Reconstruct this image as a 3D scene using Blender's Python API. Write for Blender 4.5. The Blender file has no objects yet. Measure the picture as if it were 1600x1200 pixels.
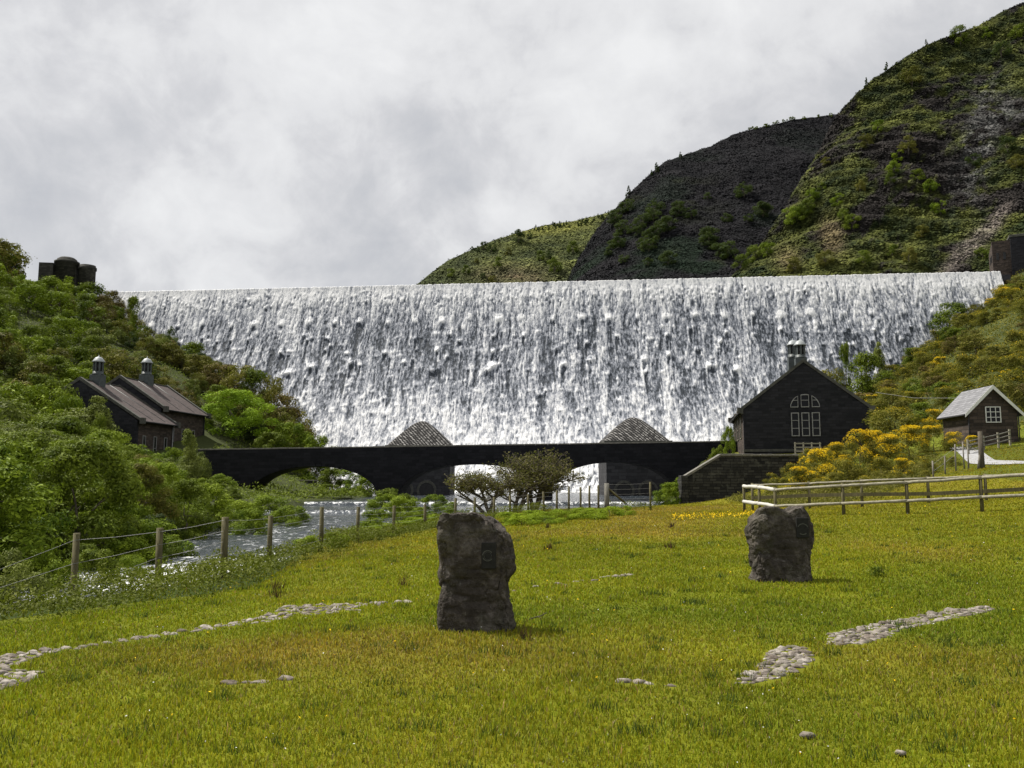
import bpy, bmesh, math, random
import numpy as np
from mathutils import Vector, Matrix
random.seed(7)
R = math.radians
SC = bpy.context.scene
COL = SC.collection
# ------------------------------------------------------------------ camera, sky, sun
F = 1300.0; HY = 748.0; EYE = 1.6
TH = math.atan((HY - 600) / F)
cd = bpy.data.cameras.new('camera'); cam = bpy.data.objects.new('camera', cd); COL.objects.link(cam)
cam.location = (0, 0, EYE); cam.rotation_euler = (math.pi / 2 + TH, 0, 0)
cd.sensor_width = 36.0; cd.lens = 36.0 * F / 1600; cd.clip_end = 5000; cd.clip_start = 0.1
SC.camera = cam
SC.view_settings.view_transform = 'Standard'; SC.view_settings.look = 'None'
SC.view_settings.exposure = 0.6; SC.view_settings.gamma = 1.0
SUN_EL = R(57); SUN_AZ = R(-66)          # azimuth measured from +Y (view direction), negative = left
SD = Vector((math.sin(SUN_AZ) * math.cos(SUN_EL), math.cos(SUN_AZ) * math.cos(SUN_EL), math.sin(SUN_EL)))
sl = bpy.data.lights.new('sun', 'SUN'); so = bpy.data.objects.new('sun', sl); COL.objects.link(so)
sl.energy = 5.0; sl.angle = R(1.0); sl.color = (1.0, 0.95, 0.86)
so.rotation_euler = (-SD).to_track_quat('-Z', 'Y').to_euler()


def setup_world():
    w = bpy.data.worlds.new('World'); SC.world = w; w.use_nodes = True
    nt = w.node_tree; n = nt.nodes; L = nt.links; n.clear()
    out = n.new('ShaderNodeOutputWorld'); bg = n.new('ShaderNodeBackground')
    sky = n.new('ShaderNodeTexSky'); sky.sky_type = 'NISHITA'; sky.sun_disc = False
    sky.sun_elevation = SUN_EL; sky.sun_rotation = SUN_AZ
    tc = n.new('ShaderNodeTexCoord'); sep = n.new('ShaderNodeSeparateXYZ'); L.new(tc.outputs['Generated'], sep.inputs[0])
    def m(op, a, b=None, c=None, clamp=False):
        q = n.new('ShaderNodeMath'); q.operation = op; q.use_clamp = clamp
        for i, v in enumerate((a, b, c)):
            if v is None: continue
            if isinstance(v, (int, float)): q.inputs[i].default_value = v
            else: L.new(v, q.inputs[i])
        return q.outputs[0]
    zz = m('ADD', m('MAXIMUM', sep.outputs['Z'], 0.0), 1.3)
    cx = m('DIVIDE', sep.outputs['X'], zz); cy = m('DIVIDE', sep.outputs['Y'], zz)
    cb = n.new('ShaderNodeCombineXYZ'); L.new(cx, cb.inputs[0]); L.new(cy, cb.inputs[1]); L.new(m('MULTIPLY', sep.outputs['Z'], 0.4), cb.inputs[2])
    def noise(sc, det, rough, dist, off):
        a = n.new('ShaderNodeVectorMath'); a.operation = 'ADD'; L.new(cb.outputs[0], a.inputs[0]); a.inputs[1].default_value = off
        t = n.new('ShaderNodeTexNoise'); L.new(a.outputs[0], t.inputs['Vector'])
        t.inputs['Scale'].default_value = sc; t.inputs['Detail'].default_value = det
        t.inputs['Roughness'].default_value = rough; t.inputs['Distortion'].default_value = dist
        return t.outputs['Fac']
    n1 = noise(8.5, 9, 0.57, 0.25, (3.1, 7.7, 1.2)); n2 = noise(3.2, 4, 0.5, 0.2, (9.3, 2.1, 4.4)); n3 = noise(22, 6, 0.6, 0.8, (1, 5, 2))
    s = m('ADD', m('ADD', m('MULTIPLY', n1, 0.55), m('MULTIPLY', n2, 0.55)), m('MULTIPLY', n3, 0.16))
    cr = n.new('ShaderNodeValToRGB'); L.new(s, cr.inputs[0])
    e = cr.color_ramp.elements
    e[0].position = 0.46; e[0].color = (0.55, 0.56, 0.59, 1)
    e[1].position = 0.70; e[1].color = (0.91, 0.91, 0.91, 1)
    for p, c in ((0.525, (0.63, 0.635, 0.655)), (0.565, (0.70, 0.70, 0.715)), (0.61, (0.80, 0.80, 0.807))):
        q = e.new(p); q.color = (*c, 1)
    mul = n.new('ShaderNodeMix'); mul.data_type = 'RGBA'; mul.blend_type = 'MULTIPLY'; mul.inputs[0].default_value = 1
    L.new(sky.outputs[0], mul.inputs[6]); mul.inputs[7].default_value = (0.1, 0.1, 0.1, 1)
    mix = n.new('ShaderNodeMix'); mix.data_type = 'RGBA'; mix.inputs[0].default_value = 0.93
    L.new(mul.outputs[2], mix.inputs[6]); L.new(cr.outputs[0], mix.inputs[7])
    L.new(mix.outputs[2], bg.inputs[0]); bg.inputs[1].default_value = 0.66
    L.new(bg.outputs[0], out.inputs[0])
setup_world()

# ------------------------------------------------------------------ projection helpers (photo pixels <-> world)
ct, st = math.cos(TH), math.sin(TH)
def P(px, py, Y):
    dx = (px - 800) / F; dy = (600 - py) / F
    d = (dx, ct - dy * st, st + dy * ct); t = Y / d[1]
    return Vector((d[0] * t, Y, EYE + d[2] * t))
def PZ(px, py, z):
    dx = (px - 800) / F; dy = (600 - py) / F
    d = (dx, ct - dy * st, st + dy * ct); t = (z - EYE) / d[2]
    return Vector((d[0] * t, d[1] * t, z))
def proj(x, y, z):
    z = z - EYE; f = y * ct + z * st; u = -y * st + z * ct
    return 800 + F * x / f, 600 - F * u / f
# ------------------------------------------------------------------ numpy noise
def _hash(ix, iy, seed):
    h = (ix.astype(np.int64) * 374761393 + iy.astype(np.int64) * 668265263 + seed * 2147483647 + 1013904223) & 0xffffffff
    h = ((h ^ (h >> 13)) * 1274126177) & 0xffffffff
    h = (h ^ (h >> 16)) & 0xffffffff
    return h / 4294967295.0
def vn(x, y, seed=0):
    x = np.asarray(x, float); y = np.asarray(y, float)
    ix = np.floor(x); iy = np.floor(y); fx = x - ix; fy = y - iy
    fx = fx * fx * (3 - 2 * fx); fy = fy * fy * (3 - 2 * fy)
    a = _hash(ix, iy, seed); b = _hash(ix + 1, iy, seed); c = _hash(ix, iy + 1, seed); d = _hash(ix + 1, iy + 1, seed)
    return (a * (1 - fx) + b * fx) * (1 - fy) + (c * (1 - fx) + d * fx) * fy
def fbm(x, y, seed=0, o=4, g=0.5):
    s = 0; a = 1; t = 0
    for i in range(o):
        s = s + a * vn(x * 2.03 ** i + 17.3 * i, y * 2.03 ** i - 9.1 * i, seed + i * 31); t += a; a *= g
    return s / t
def sst(a, b, x):
    t = np.clip((x - a) / (b - a), 0, 1); return t * t * (3 - 2 * t)
# ------------------------------------------------------------------ mesh helpers
def mesh_np(name, v, f, mat=None, smooth=False, cols=None, attrs=None):
    """v (n,3), f (m,k) quads or tris -> mesh"""
    v = np.ascontiguousarray(v, dtype=np.float32); f = np.ascontiguousarray(f, dtype=np.int32)
    me = bpy.data.meshes.new(name); k = f.shape[1]
    me.vertices.add(len(v)); me.vertices.foreach_set('co', v.ravel())
    me.loops.add(f.size); me.loops.foreach_set('vertex_index', f.ravel())
    me.polygons.add(len(f)); me.polygons.foreach_set('loop_start', np.arange(0, f.size, k, dtype=np.int32))
    me.polygons.foreach_set('loop_total', np.full(len(f), k, dtype=np.int32))
    me.polygons.foreach_set('use_smooth', np.full(len(f), bool(smooth)))
    if cols is not None:
        a = me.color_attributes.new('Col', 'FLOAT_COLOR', 'POINT')
        c = np.ones((len(v), 4), dtype=np.float32); c[:, :3] = cols; a.data.foreach_set('color', c.ravel())
    for nm, val in (attrs or {}).items():
        a = me.attributes.new(nm, 'FLOAT', 'POINT'); a.data.foreach_set('value', np.ascontiguousarray(val, dtype=np.float32).ravel())
    me.update(calc_edges=True); me.validate()
    if mat: me.materials.append(mat)
    return me
def grid_faces(nr, nc):
    i = np.arange(nr - 1)[:, None] * nc + np.arange(nc - 1)[None, :]
    return np.stack([i, i + 1, i + nc + 1, i + nc], -1).reshape(-1, 4)
def link(name, me, parent=None, loc=None):
    o = bpy.data.objects.new(name, me); COL.objects.link(o)
    if parent: o.parent = parent
    if loc is not None: o.location = loc
    return o
def tag(o, label=None, cat=None, group=None, kind=None):
    if label: o['label'] = label
    if cat: o['category'] = cat
    if group: o['group'] = group
    if kind: o['kind'] = kind
    return o
def thing(name, label, cat, loc=(0, 0, 0), rz=0.0, group=None):
    o = bpy.data.objects.new(name, None); COL.objects.link(o); o.location = loc; o.rotation_euler = (0, 0, rz)
    o.empty_display_size = 0.3
    return tag(o, label, cat, group)
class MB:
    """collects primitives in one bmesh"""
    def __init__(s): s.b = bmesh.new()
    def box(s, x0, x1, y0, y1, z0, z1, bev=0.0):
        g = bmesh.ops.create_cube(s.b, size=1.0)['verts']
        for v in g:
            v.co = Vector((x0 + (v.co.x + .5) * (x1 - x0), y0 + (v.co.y + .5) * (y1 - y0), z0 + (v.co.z + .5) * (z1 - z0)))
        if bev:
            ed = list({e for v in g for e in v.link_edges})
            bmesh.ops.bevel(s.b, geom=ed, offset=bev, segments=2, affect='EDGES', profile=0.5)
        return s
    def poly(s, pts, ext):
        """polygon pts (3D) extruded by vector ext"""
        ext = Vector(ext); a = [s.b.verts.new(p) for p in pts]; c = [s.b.verts.new(Vector(p) + ext) for p in pts]; n = len(a)
        s.b.faces.new(a); s.b.faces.new(c[::-1])
        for i in range(n): s.b.faces.new((a[i], c[i], c[(i + 1) % n], a[(i + 1) % n]))
        return s
    def tube(s, pts, rads, seg=8, cap=True, jit=0.0, rnd=None):
        rings = []; pts = [Vector(p) for p in pts]
        if not hasattr(rads, '__len__'): rads = [rads] * len(pts)
        for i, p in enumerate(pts):
            d = (pts[min(i + 1, len(pts) - 1)] - pts[max(i - 1, 0)]).normalized()
            u = d.cross(Vector((0, 0, 1)) if abs(d.z) < .9 else Vector((1, 0, 0))).normalized(); w = d.cross(u)
            r = rads[i]
            rings.append([s.b.verts.new(p + (u * math.cos(a) + w * math.sin(a)) * r * (1 + (rnd.uniform(-jit, jit) if rnd else 0)))
                          for a in [2 * math.pi * k / seg for k in range(seg)]])
        for i in range(len(rings) - 1):
            for k in range(seg):
                fc = s.b.faces.new((rings[i][k], rings[i][(k + 1) % seg], rings[i + 1][(k + 1) % seg], rings[i + 1][k])); fc.smooth = True
        if cap and seg > 2: s.b.faces.new(rings[0][::-1]); s.b.faces.new(rings[-1])
        return s
    def lathe(s, prof, c=(0, 0, 0), seg=20):
        rings = []
        for r, z in prof:
            rings.append([s.b.verts.new((c[0] + r * math.cos(2 * math.pi * k / seg), c[1] + r * math.sin(2 * math.pi * k / seg), c[2] + z)) for k in range(seg)])
        for i in range(len(rings) - 1):
            for k in range(seg):
                fc = s.b.faces.new((rings[i][k], rings[i][(k + 1) % seg], rings[i + 1][(k + 1) % seg], rings[i + 1][k])); fc.smooth = True
        s.b.faces.new(rings[0][::-1]); s.b.faces.new(rings[-1])
        return s
    def build(s, name, mat, parent=None, loc=None):
        bmesh.ops.recalc_face_normals(s.b, faces=s.b.faces)
        me = bpy.data.meshes.new(name); s.b.to_mesh(me); s.b.free()
        if mat: me.materials.append(mat)
        return link(name, me, parent, loc)
# ------------------------------------------------------------------ materials
class NT:
    def __init__(s, name):
        s.m = bpy.data.materials.new(name); s.m.use_nodes = True; s.t = s.m.node_tree; s.n = s.t.nodes; s.L = s.t.links; s.n.clear()
        s.out = s.n.new('ShaderNodeOutputMaterial')
    def new(s, k, **kw):
        q = s.n.new('ShaderNode' + k)
        for a, v in kw.items(): setattr(q, a, v)
        return q
    def put(s, sock, v):
        if hasattr(v, 'links') or isinstance(v, bpy.types.NodeSocket): s.L.new(v, sock)
        elif v is not None:
            if isinstance(v, (tuple, list)) and len(v) == 3 and sock.type == 'RGBA': v = (*v, 1)
            sock.default_value = v
    def math(s, op, a, b=None, clamp=False):
        q = s.new('Math', operation=op, use_clamp=clamp); s.put(q.inputs[0], a); s.put(q.inputs[1], b); return q.outputs[0]
    def pos(s, sc=(1, 1, 1), obj=False, src=None):
        if src is None:
            src = s.new('TexCoord').outputs['Object'] if obj else s.new('NewGeometry').outputs['Position']
        mp = s.new('Mapping'); s.L.new(src, mp.inputs[0]); mp.inputs['Scale'].default_value = sc; return mp.outputs[0]
    def noise(s, vec, sc, det=4, rough=.55, dist=0):
        q = s.new('TexNoise'); s.L.new(vec, q.inputs['Vector']); q.inputs['Scale'].default_value = sc; q.inputs['Detail'].default_value = det
        q.inputs['Roughness'].default_value = rough; q.inputs['Distortion'].default_value = dist; return q.outputs['Fac']
    def ramp(s, fac, stops, interp='LINEAR'):
        q = s.new('ValToRGB'); s.L.new(fac, q.inputs[0]); q.color_ramp.interpolation = interp; e = q.color_ramp.elements
        while len(e) < len(stops): e.new(.5)
        for i, (p, c) in enumerate(stops):
            e[i].position = p; e[i].color = (*c, 1) if isinstance(c, (tuple, list)) else (c, c, c, 1)
        return q.outputs[0]
    def mix(s, fac, a, b, mode='MIX'):
        q = s.new('Mix', data_type='RGBA', blend_type=mode); s.put(q.inputs[0], fac); s.put(q.inputs[6], a); s.put(q.inputs[7], b); return q.outputs[2]
    def bump(s, h, strength=.5, dist=.05):
        q = s.new('Bump'); s.put(q.inputs['Height'], h); q.inputs['Strength'].default_value = strength; q.inputs['Distance'].default_value = dist; return q.outputs[0]
    def attr(s, nm):
        q = s.new('Attribute', attribute_name=nm); return q
    def finish(s, col, rough=.8, normal=None, spec=.3, metal=0.0, extra=None):
        b = s.new('BsdfPrincipled'); s.put(b.inputs['Base Color'], col); s.put(b.inputs['Roughness'], rough)
        b.inputs['Specular IOR Level'].default_value = spec; b.inputs['Metallic'].default_value = metal
        if normal is not None: s.L.new(normal, b.inputs['Normal'])
        s.L.new(b.outputs[0], s.out.inputs[0]); return s.m

def mat_simple(name, c1, c2, sc=3.0, rough=.85, bump=.3, bd=.02, spec=.3, obj=False, stretch=(1, 1, 1)):
    t = NT(name); p = t.pos(stretch, obj)
    n1 = t.noise(p, sc, 6, .6); n2 = t.noise(p, sc * 6, 4, .6)
    f = t.math('ADD', t.math('MULTIPLY', n1, .7), t.math('MULTIPLY', n2, .3))
    c = t.ramp(f, [(.32, c1), (.68, c2)])
    return t.finish(c, rough, t.bump(n2, bump, bd), spec)
def mat_masonry(name, c1, c2, mortar, bw=.6, bh=.25, bump=.8, bd=.04, axis='obj', stain=.5, lichen=None):
    """coursed rubble; vertical coordinates are real heights"""
    t = NT(name); tc = t.new('TexCoord'); sp = t.new('SeparateXYZ'); t.L.new(tc.outputs['Object'], sp.inputs[0])
    geo = t.new('NewGeometry')
    hx = t.math('ADD', sp.outputs['X'], t.math('MULTIPLY', sp.outputs['Y'], .93))
    cb = t.new('CombineXYZ'); wob = t.noise(tc.outputs['Object'], 1.3, 3, .5)
    t.L.new(hx, cb.inputs[0]); t.L.new(t.math('ADD', sp.outputs['Z'], t.math('MULTIPLY', wob, .12)), cb.inputs[1])
    br = t.new('TexBrick'); t.L.new(cb.outputs[0], br.inputs['Vector'])
    br.inputs['Color1'].default_value = (0, 0, 0, 1); br.inputs['Color2'].default_value = (1, 1, 1, 1); br.inputs['Mortar'].default_value = (.5, .5, .5, 1)
    br.inputs['Scale'].default_value = 1; br.inputs['Brick Width'].default_value = bw; br.inputs['Row Height'].default_value = bh
    br.inputs['Mortar Size'].default_value = .018; br.inputs['Mortar Smooth'].default_value = .3; br.offset = .5; br.squash = 1.3; br.squash_frequency = 3
    n1 = t.noise(tc.outputs['Object'], .35, 5, .6); n2 = t.noise(tc.outputs['Object'], 7, 5, .65)
    f = t.math('ADD', t.math('MULTIPLY', br.outputs['Color'], .45), t.math('ADD', t.math('MULTIPLY', n1, stain), t.math('MULTIPLY', n2, .35)))
    c = t.ramp(f, [(.35, c1), (.95, c2)])
    c = t.mix(br.outputs['Fac'], c, mortar)
    if lichen:
        lf = t.ramp(t.noise(tc.outputs['Object'], 1.1, 6, .7), [(.56, 0.0), (.66, 1.0)])
        c = t.mix(t.math('MULTIPLY', lf, .6), c, lichen)
    h = t.math('ADD', t.math('MULTIPLY', t.math('SUBTRACT', 1.0, br.outputs['Fac']), .7), t.math('MULTIPLY', n2, .5))
    return t.finish(c, .9, t.bump(h, bump, bd), .25)
def mat_leaf(name, dark, light, trans=.24, rough=.6):
    t = NT(name); a = t.attr('tone').outputs['Fac']
    ri = t.new('NewGeometry').outputs['Random Per Island']; oi = t.new('ObjectInfo').outputs['Random']
    f = t.math('ADD', t.math('ADD', t.math('MULTIPLY', a, .5), t.math('MULTIPLY', ri, .28)), t.math('MULTIPLY', oi, .25))
    c = t.ramp(f, [(.15, dark), (.9, light)])
    d = t.new('BsdfPrincipled'); t.L.new(c, d.inputs['Base Color']); d.inputs['Roughness'].default_value = rough; d.inputs['Specular IOR Level'].default_value = .08
    tr = t.new('BsdfTranslucent'); t.L.new(t.mix(.6, c, (.12, .17, .01), 'MIX'), tr.inputs[0])
    mx = t.new('MixShader'); mx.inputs[0].default_value = trans
    t.L.new(d.outputs[0], mx.inputs[1]); t.L.new(tr.outputs[0], mx.inputs[2]); t.L.new(mx.outputs[0], t.out.inputs[0])
    return t.m
M = {}
M['leaf_light'] = mat_leaf('leaf_light', (.045, .088, .007), (.25, .32, .022))
M['leaf_mid'] = mat_leaf('leaf_mid', (.034, .060, .008), (.18, .225, .022))
M['leaf_olive'] = mat_leaf('leaf_olive', (.046, .05, .013), (.22, .195, .038))
M['leaf_brown'] = mat_leaf('leaf_brown', (.05, .042, .016), (.20, .145, .045))
M['leaf_willow'] = mat_leaf('leaf_willow', (.046, .064, .016), (.22, .25, .055))
M['leaf_dark'] = mat_leaf('leaf_dark', (.018, .032, .012), (.05, .075, .022))
M['leaf_gorse'] = mat_leaf('leaf_gorse', (.042, .05, .011), (.21, .185, .022))
M['bloom'] = mat_leaf('gorse_bloom', (.55, .34, .006), (.85, .60, .012), .15)
M['leaf_vivid'] = mat_leaf('leaf_vivid', (.07, .14, .008), (.27, .40, .02))
M['bracken'] = mat_leaf('bracken_leaf', (.10, .16, .006), (.25, .33, .014))
M['weed'] = mat_leaf('weed_leaf', (.030, .048, .006), (.13, .145, .016))
M['hawthorn'] = mat_leaf('hawthorn_leaf', (.05, .046, .018), (.17, .15, .055))
M['bark'] = mat_simple('bark', (.035, .028, .02), (.11, .095, .07), 5, .9, .6, .03, stretch=(1, 1, .3))
M['bark_pale'] = mat_simple('bark_pale', (.09, .08, .065), (.24, .22, .19), 5, .9, .5, .02)
M['stone_dark'] = mat_masonry('stone_dark', (.006, .0068, .009), (.025, .025, .030), (.012, .012, .014), .55, .24)
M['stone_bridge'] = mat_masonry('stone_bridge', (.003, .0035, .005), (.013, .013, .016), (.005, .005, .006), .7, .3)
M['stone_wall'] = mat_masonry('stone_wall', (.006, .006, .007), (.055, .053, .048), (.006, .006, .007), .5, .2, 1.0, .09, lichen=(.10, .10, .085))
M['stone_brown'] = mat_masonry('stone_brown', (.022, .017, .014), (.085, .064, .052), (.035, .03, .027), .5, .22)
M['coping'] = mat_simple('coping', (.07, .068, .06), (.19, .18, .155), 2.5, .9, .5, .03)
M['coping_dark'] = mat_simple('coping_dark', (.03, .031, .028), (.10, .10, .085), 2.5, .9, .5, .03)
M['slate'] = mat_masonry('roof_slate', (.055, .042, .040), (.105, .083, .08), (.04, .032, .03), .35, .16, .3, .01, stain=.35)
M['slate_pale'] = mat_masonry('roof_slate_pale', (.14, .142, .15), (.25, .25, .265), (.10, .10, .11), .35, .16, .3, .01, stain=.3)
M['white'] = mat_simple('white_paint', (.5, .5, .48), (.66, .66, .64), 4, .5, .1, .003)
M['grey_paint'] = mat_simple('grey_paint', (.16, .16, .16), (.26, .26, .255), 4, .6, .1, .003)
M['lead'] = mat_simple('lead', (.03, .038, .038), (.07, .082, .082), 4, .5, .2, .005)
M['lead_cap'] = mat_simple('lead_cap', (.20, .22, .225), (.36, .38, .39), 4, .45, .2, .005)
M['rail'] = mat_simple('weathered_rail', (.11, .10, .07), (.33, .31, .24), 3, .85, .5, .01, obj=True, stretch=(.6, 6, 6))
M['rail_pale'] = mat_simple('sunlit_rail', (.30, .29, .26), (.52, .51, .48), 3, .85, .5, .01, obj=True, stretch=(.6, 6, 6))  # lighter copy of the rail, sunlight on the side run painted in
M['post'] = mat_simple('timber_post', (.04, .036, .016), (.12, .105, .05), 5, .9, .5, .01, stretch=(4, 4, .7))
M['wire'] = mat_simple('galvanised_wire', (.16, .16, .16), (.30, .30, .29), 9, .5, .1, .001)
def mat_cobble():
    t = NT('cobble_stone'); p = t.pos(); n = t.noise(p, 16, 6, .65); r = t.new('ObjectInfo').outputs['Random']; ri = t.new('NewGeometry').outputs['Random Per Island']
    c = t.mix(1.0, t.ramp(n, [(.35, (.075, .065, .055)), (.68, (.33, .30, .27))]), t.ramp(t.math('FRACT', t.math('ADD', r, ri)), [(0, (.55, .5, .46)), (.6, (1.0, .98, .95)), (1, (1.25, 1.25, 1.25))]), 'MULTIPLY')
    ms = t.ramp(t.noise(p, 7, 4, .6), [(.55, 0.0), (.65, 1.0)]); c = t.mix(t.math('MULTIPLY', ms, .5), c, (.07, .08, .03))
    return t.finish(c, .9, t.bump(n, .8, .02), .2)
M['path'] = mat_simple('tarmac_path', (.20, .20, .205), (.31, .31, .315), 2, .95, .3, .01)
M['_c'] = mat_simple('cobble_stone', (.06, .052, .045), (.29, .26, .235), 16, .85, .4, .01)
M['cobble'] = mat_cobble()
M['black'] = mat_simple('black_iron', (.01, .01, .011), (.025, .025, .027), 4, .6, .1, .003)
def mat_glass():
    t = NT('window_glass'); n = t.noise(t.pos(), 1.5, 2, .5)
    return t.finish((.006, .007, .008), .15, t.bump(n, .05, .01), .15)
M['glass'] = mat_glass()
def mat_col(name, rough=.95, sc=1.2, amt=.45, bd=.6, bs=.8, spec=.1):
    """albedo from the vertex attribute, broken up by real-scale noise"""
    t = NT(name); a = t.attr('Col').outputs['Color']; p = t.pos()
    n1 = t.noise(p, sc, 6, .68); n2 = t.noise(p, sc * 5, 4, .6)
    g = t.ramp(t.math('ADD', t.math('MULTIPLY', n1, .6), t.math('MULTIPLY', n2, .4)), [(.3, 1 - amt), (.7, 1 + amt)])
    c = t.mix(1.0, a, g, 'MULTIPLY')
    return t.finish(c, rough, t.bump(n1, bs, bd), spec)
M['hill'] = mat_col('hill_surface', sc=.4, amt=.65, bd=1.8, bs=1.0)
# ------------------------------------------------------------------ terrain
CP = []
def cp(px, py, Y): p = P(px, py, Y); CP.append((p.x, p.y, p.z))
def cw(x, y, z): CP.append((x, y, z))
for x, y, z in [(0, -15, 0), (-12, -15, -.2), (15, -15, .2), (0, 0, 0), (-6, 0, -.1), (6, 0, 0), (0, 6, 0), (-5, 6, -.1), (5, 6, .02), (-1, 9, 0), (4.3, 13.2, 0), (9, 13, .12),
                (-6, 12, -.22), (0, 14, 0), (-3, 17, -.12), (-6.9, 16.4, -.42), (-8.6, 16.4, -.55), (-5.6, 16.4, -.32), (-5.7, 19.5, -.38), (-5, 22, -.3), (-4.6, 25, -.28), (-3.6, 27, -.25),
                (-1, 35, -.1), (0, 27, 0), (3, 41, 0), (5, 30, .12), (8, 22, .12), (10, 31, .36), (11.6, 29, .35), (13.3, 28, .42), (15.1, 26.8, .57), (12, 18, .3), (20, 20, .9),
                (17, 60, -.1), (12, 52, .0), (7, 44, .0), (4, 49, -.1), (-1, 48, -.3), (10, 60, -.3), (3, 60, -.8), (-3, 68, -.9), (12, 70, -.7), (20, 62, .1),
                (14.5, 40, .3), (16, 50, .5), (22, 50, 1.6), (19, 36, .95), (21, 32, 1.2), (26, 30, 1.7), (30, 22, 2.0), (40, 10, 2.5), (30, -10, 1.5),
                (-60, -15, 1), (-60, 15, 1.5), (-45, 30, 1.0), (-25, 20, -.3), (-20, 10, -.3), (-30, 0, 0), (-22, 33, -.2), (-24, 45, 0)]:
    cw(x, y, z)
cp(1530, 735, 40); cp(1600, 727, 40); cp(1545, 706, 50); cp(1600, 700, 52); cp(1700, 690, 50); cp(1480, 705, 52); cp(1536, 692, 56); cp(1600, 686, 57)
cp(1300, 716, 56); cp(1400, 708, 58); cp(1250, 722, 58)
cp(1160, 709, 72); cp(1350, 700, 72); cp(1250, 700, 84); cp(1140, 700, 84); cp(1330, 690, 84)
# left wooded slope
for Y, row in {165: [(-300, 330), (-100, 380), (0, 425), (120, 458), (200, 500), (300, 575), (430, 670), (510, 745)],
               140: [(-300, 330), (-100, 420), (0, 465), (120, 500), (200, 536), (300, 578), (400, 622), (470, 688), (505, 745)],
               115: [(-300, 420), (-100, 490), (0, 540), (150, 590), (260, 632), (350, 668), (430, 706), (480, 750)],
               92: [(-300, 530), (-100, 590), (0, 630), (120, 680), (200, 702), (300, 716), (350, 735), (430, 765)],
               70: [(-300, 660), (-100, 690), (0, 715), (120, 735), (250, 757), (350, 775)],
               50: [(-200, 740), (0, 757), (150, 775)]}.items():
    for a, b in row: cp(a, b, Y)
# right abutment
for Y, row in {150: [(1250, 690), (1300, 655), (1400, 585), (1500, 495), (1565, 432), (1700, 380), (1900, 300)],
               125: [(1200, 735), (1300, 668), (1400, 590), (1500, 510), (1600, 452), (1800, 370)],
               100: [(1300, 690), (1400, 630), (1500, 560), (1600, 500), (1800, 420)],
               78: [(1400, 672), (1480, 625), (1600, 560), (1800, 500)],
               62: [(1480, 672), (1600, 650), (1700, 610), (1900, 560)]}.items():
    for a, b in row: cp(a, b, Y)
for x, y, z in [(-40, 250, 30), (60, 250, 30), (-200, 250, 45), (200, 250, 60), (0, 600, 30), (400, 500, 60), (-400, 500, 60), (0, 190, 25), (20, 145, -1.5), (-20, 140, -1.5), (300, 60, 70), (200, 0, 30),
                (150, 150, 66), (-200, 100, 60), (-300, 0, 30), (-150, 40, 22), (5, 100, -1.5), (0, 175, 5), (0, -120, 0), (-150, -100, 5), (150, -100, 8)]:
    cw(x, y, z)
CPA = np.array(CP)
def _tps_fit():
    xy = CPA[:, :2] / 50; n = len(xy)
    r2 = ((xy[:, None] - xy[None]) ** 2).sum(-1); r = np.sqrt(r2)
    K = r + np.eye(n) * -0.012      # linear (biharmonic-like) kernel: no overshoot; slight smoothing
    Pm = np.c_[np.ones(n), xy]; A = np.zeros((n + 3, n + 3)); A[:n, :n] = K; A[:n, n:] = Pm; A[n:, :n] = Pm.T
    return np.linalg.solve(A, np.r_[CPA[:, 2], 0, 0, 0]), xy
TW, TXY = _tps_fit()
def terr0(x, y):
    x = np.atleast_1d(np.asarray(x, float)); y = np.atleast_1d(np.asarray(y, float)); sh = x.shape
    q = np.stack([x.ravel(), y.ravel()], -1) / 50; out = np.empty(len(q))
    for i in range(0, len(q), 20000):
        c = q[i:i + 20000]; r = np.sqrt(((c[:, None] - TXY[None]) ** 2).sum(-1) + 1e-4)
        out[i:i + 20000] = r @ TW[:-3] + TW[-3] + c @ TW[-2:]
    return out.reshape(sh)
RIV = np.array([(0, 170, 40), (1, 132, 33), (1, 118, 22), (1, 100, 16), (1, 84, 15.5), (-3, 74, 14), (-10, 66, 8), (-12, 55, 6.0), (-10.4, 42, 4.0), (-10.1, 30, 3.0), (-10.3, 20, 2.7), (-12.2, 12, 2.9), (-15, -2, 3), (-20, -30, 4)])
def river_d(x, y):
    """signed distance to the channel edge (negative = in the channel)"""
    best = np.full(np.shape(x), 1e9)
    for (x0, y0, w0), (x1, y1, w1) in zip(RIV[:-1], RIV[1:]):
        dx, dy = x1 - x0, y1 - y0; t = np.clip(((x - x0) * dx + (y - y0) * dy) / (dx * dx + dy * dy), 0, 1)
        best = np.minimum(best, np.hypot(x - x0 - t * dx, y - y0 - t * dy) - (w0 + t * (w1 - w0)))
    return best
def water_z(y):
    y = np.asarray(y, float)
    return -1.15 + .2 * sst(10, 60, y) + .2 * sst(62.5, 63.5, y) + .28 * sst(74, 75.5, y)
def terr(x, y):
    x = np.asarray(x, float); y = np.asarray(y, float)
    z = terr0(x, y)
    z = np.where((np.hypot(x, y) < 60) & (x > -7), z + .10 * (fbm(x * .22, y * .22, 5, 3) - .5), z)
    d = river_d(x, y); bed = water_z(y) - .9
    bank = sst(-.3, 2.2, d)
    zz = bed + (np.maximum(z, water_z(y) + .15) - bed) * bank
    return np.where(d < 2.2, zz, np.maximum(z, water_z(y) + .15))
def tz(x, y): return float(terr(np.array([x]), np.array([y]))[0])
def axis(lo, hi, n, k, c=0.0):
    t = np.linspace(-1, 1, n); s = np.sinh(t * k) / math.sinh(k)
    return np.where(s < 0, c + s * (c - lo), c + s * (hi - c))
GX = axis(-420, 430, 520, 4.6, -2); GY = np.r_[np.linspace(-40, 3, 24)[:-1], 3 + 520 * (np.sinh(np.linspace(0, 1, 520) * 3.6) / math.sinh(3.6))]
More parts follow.
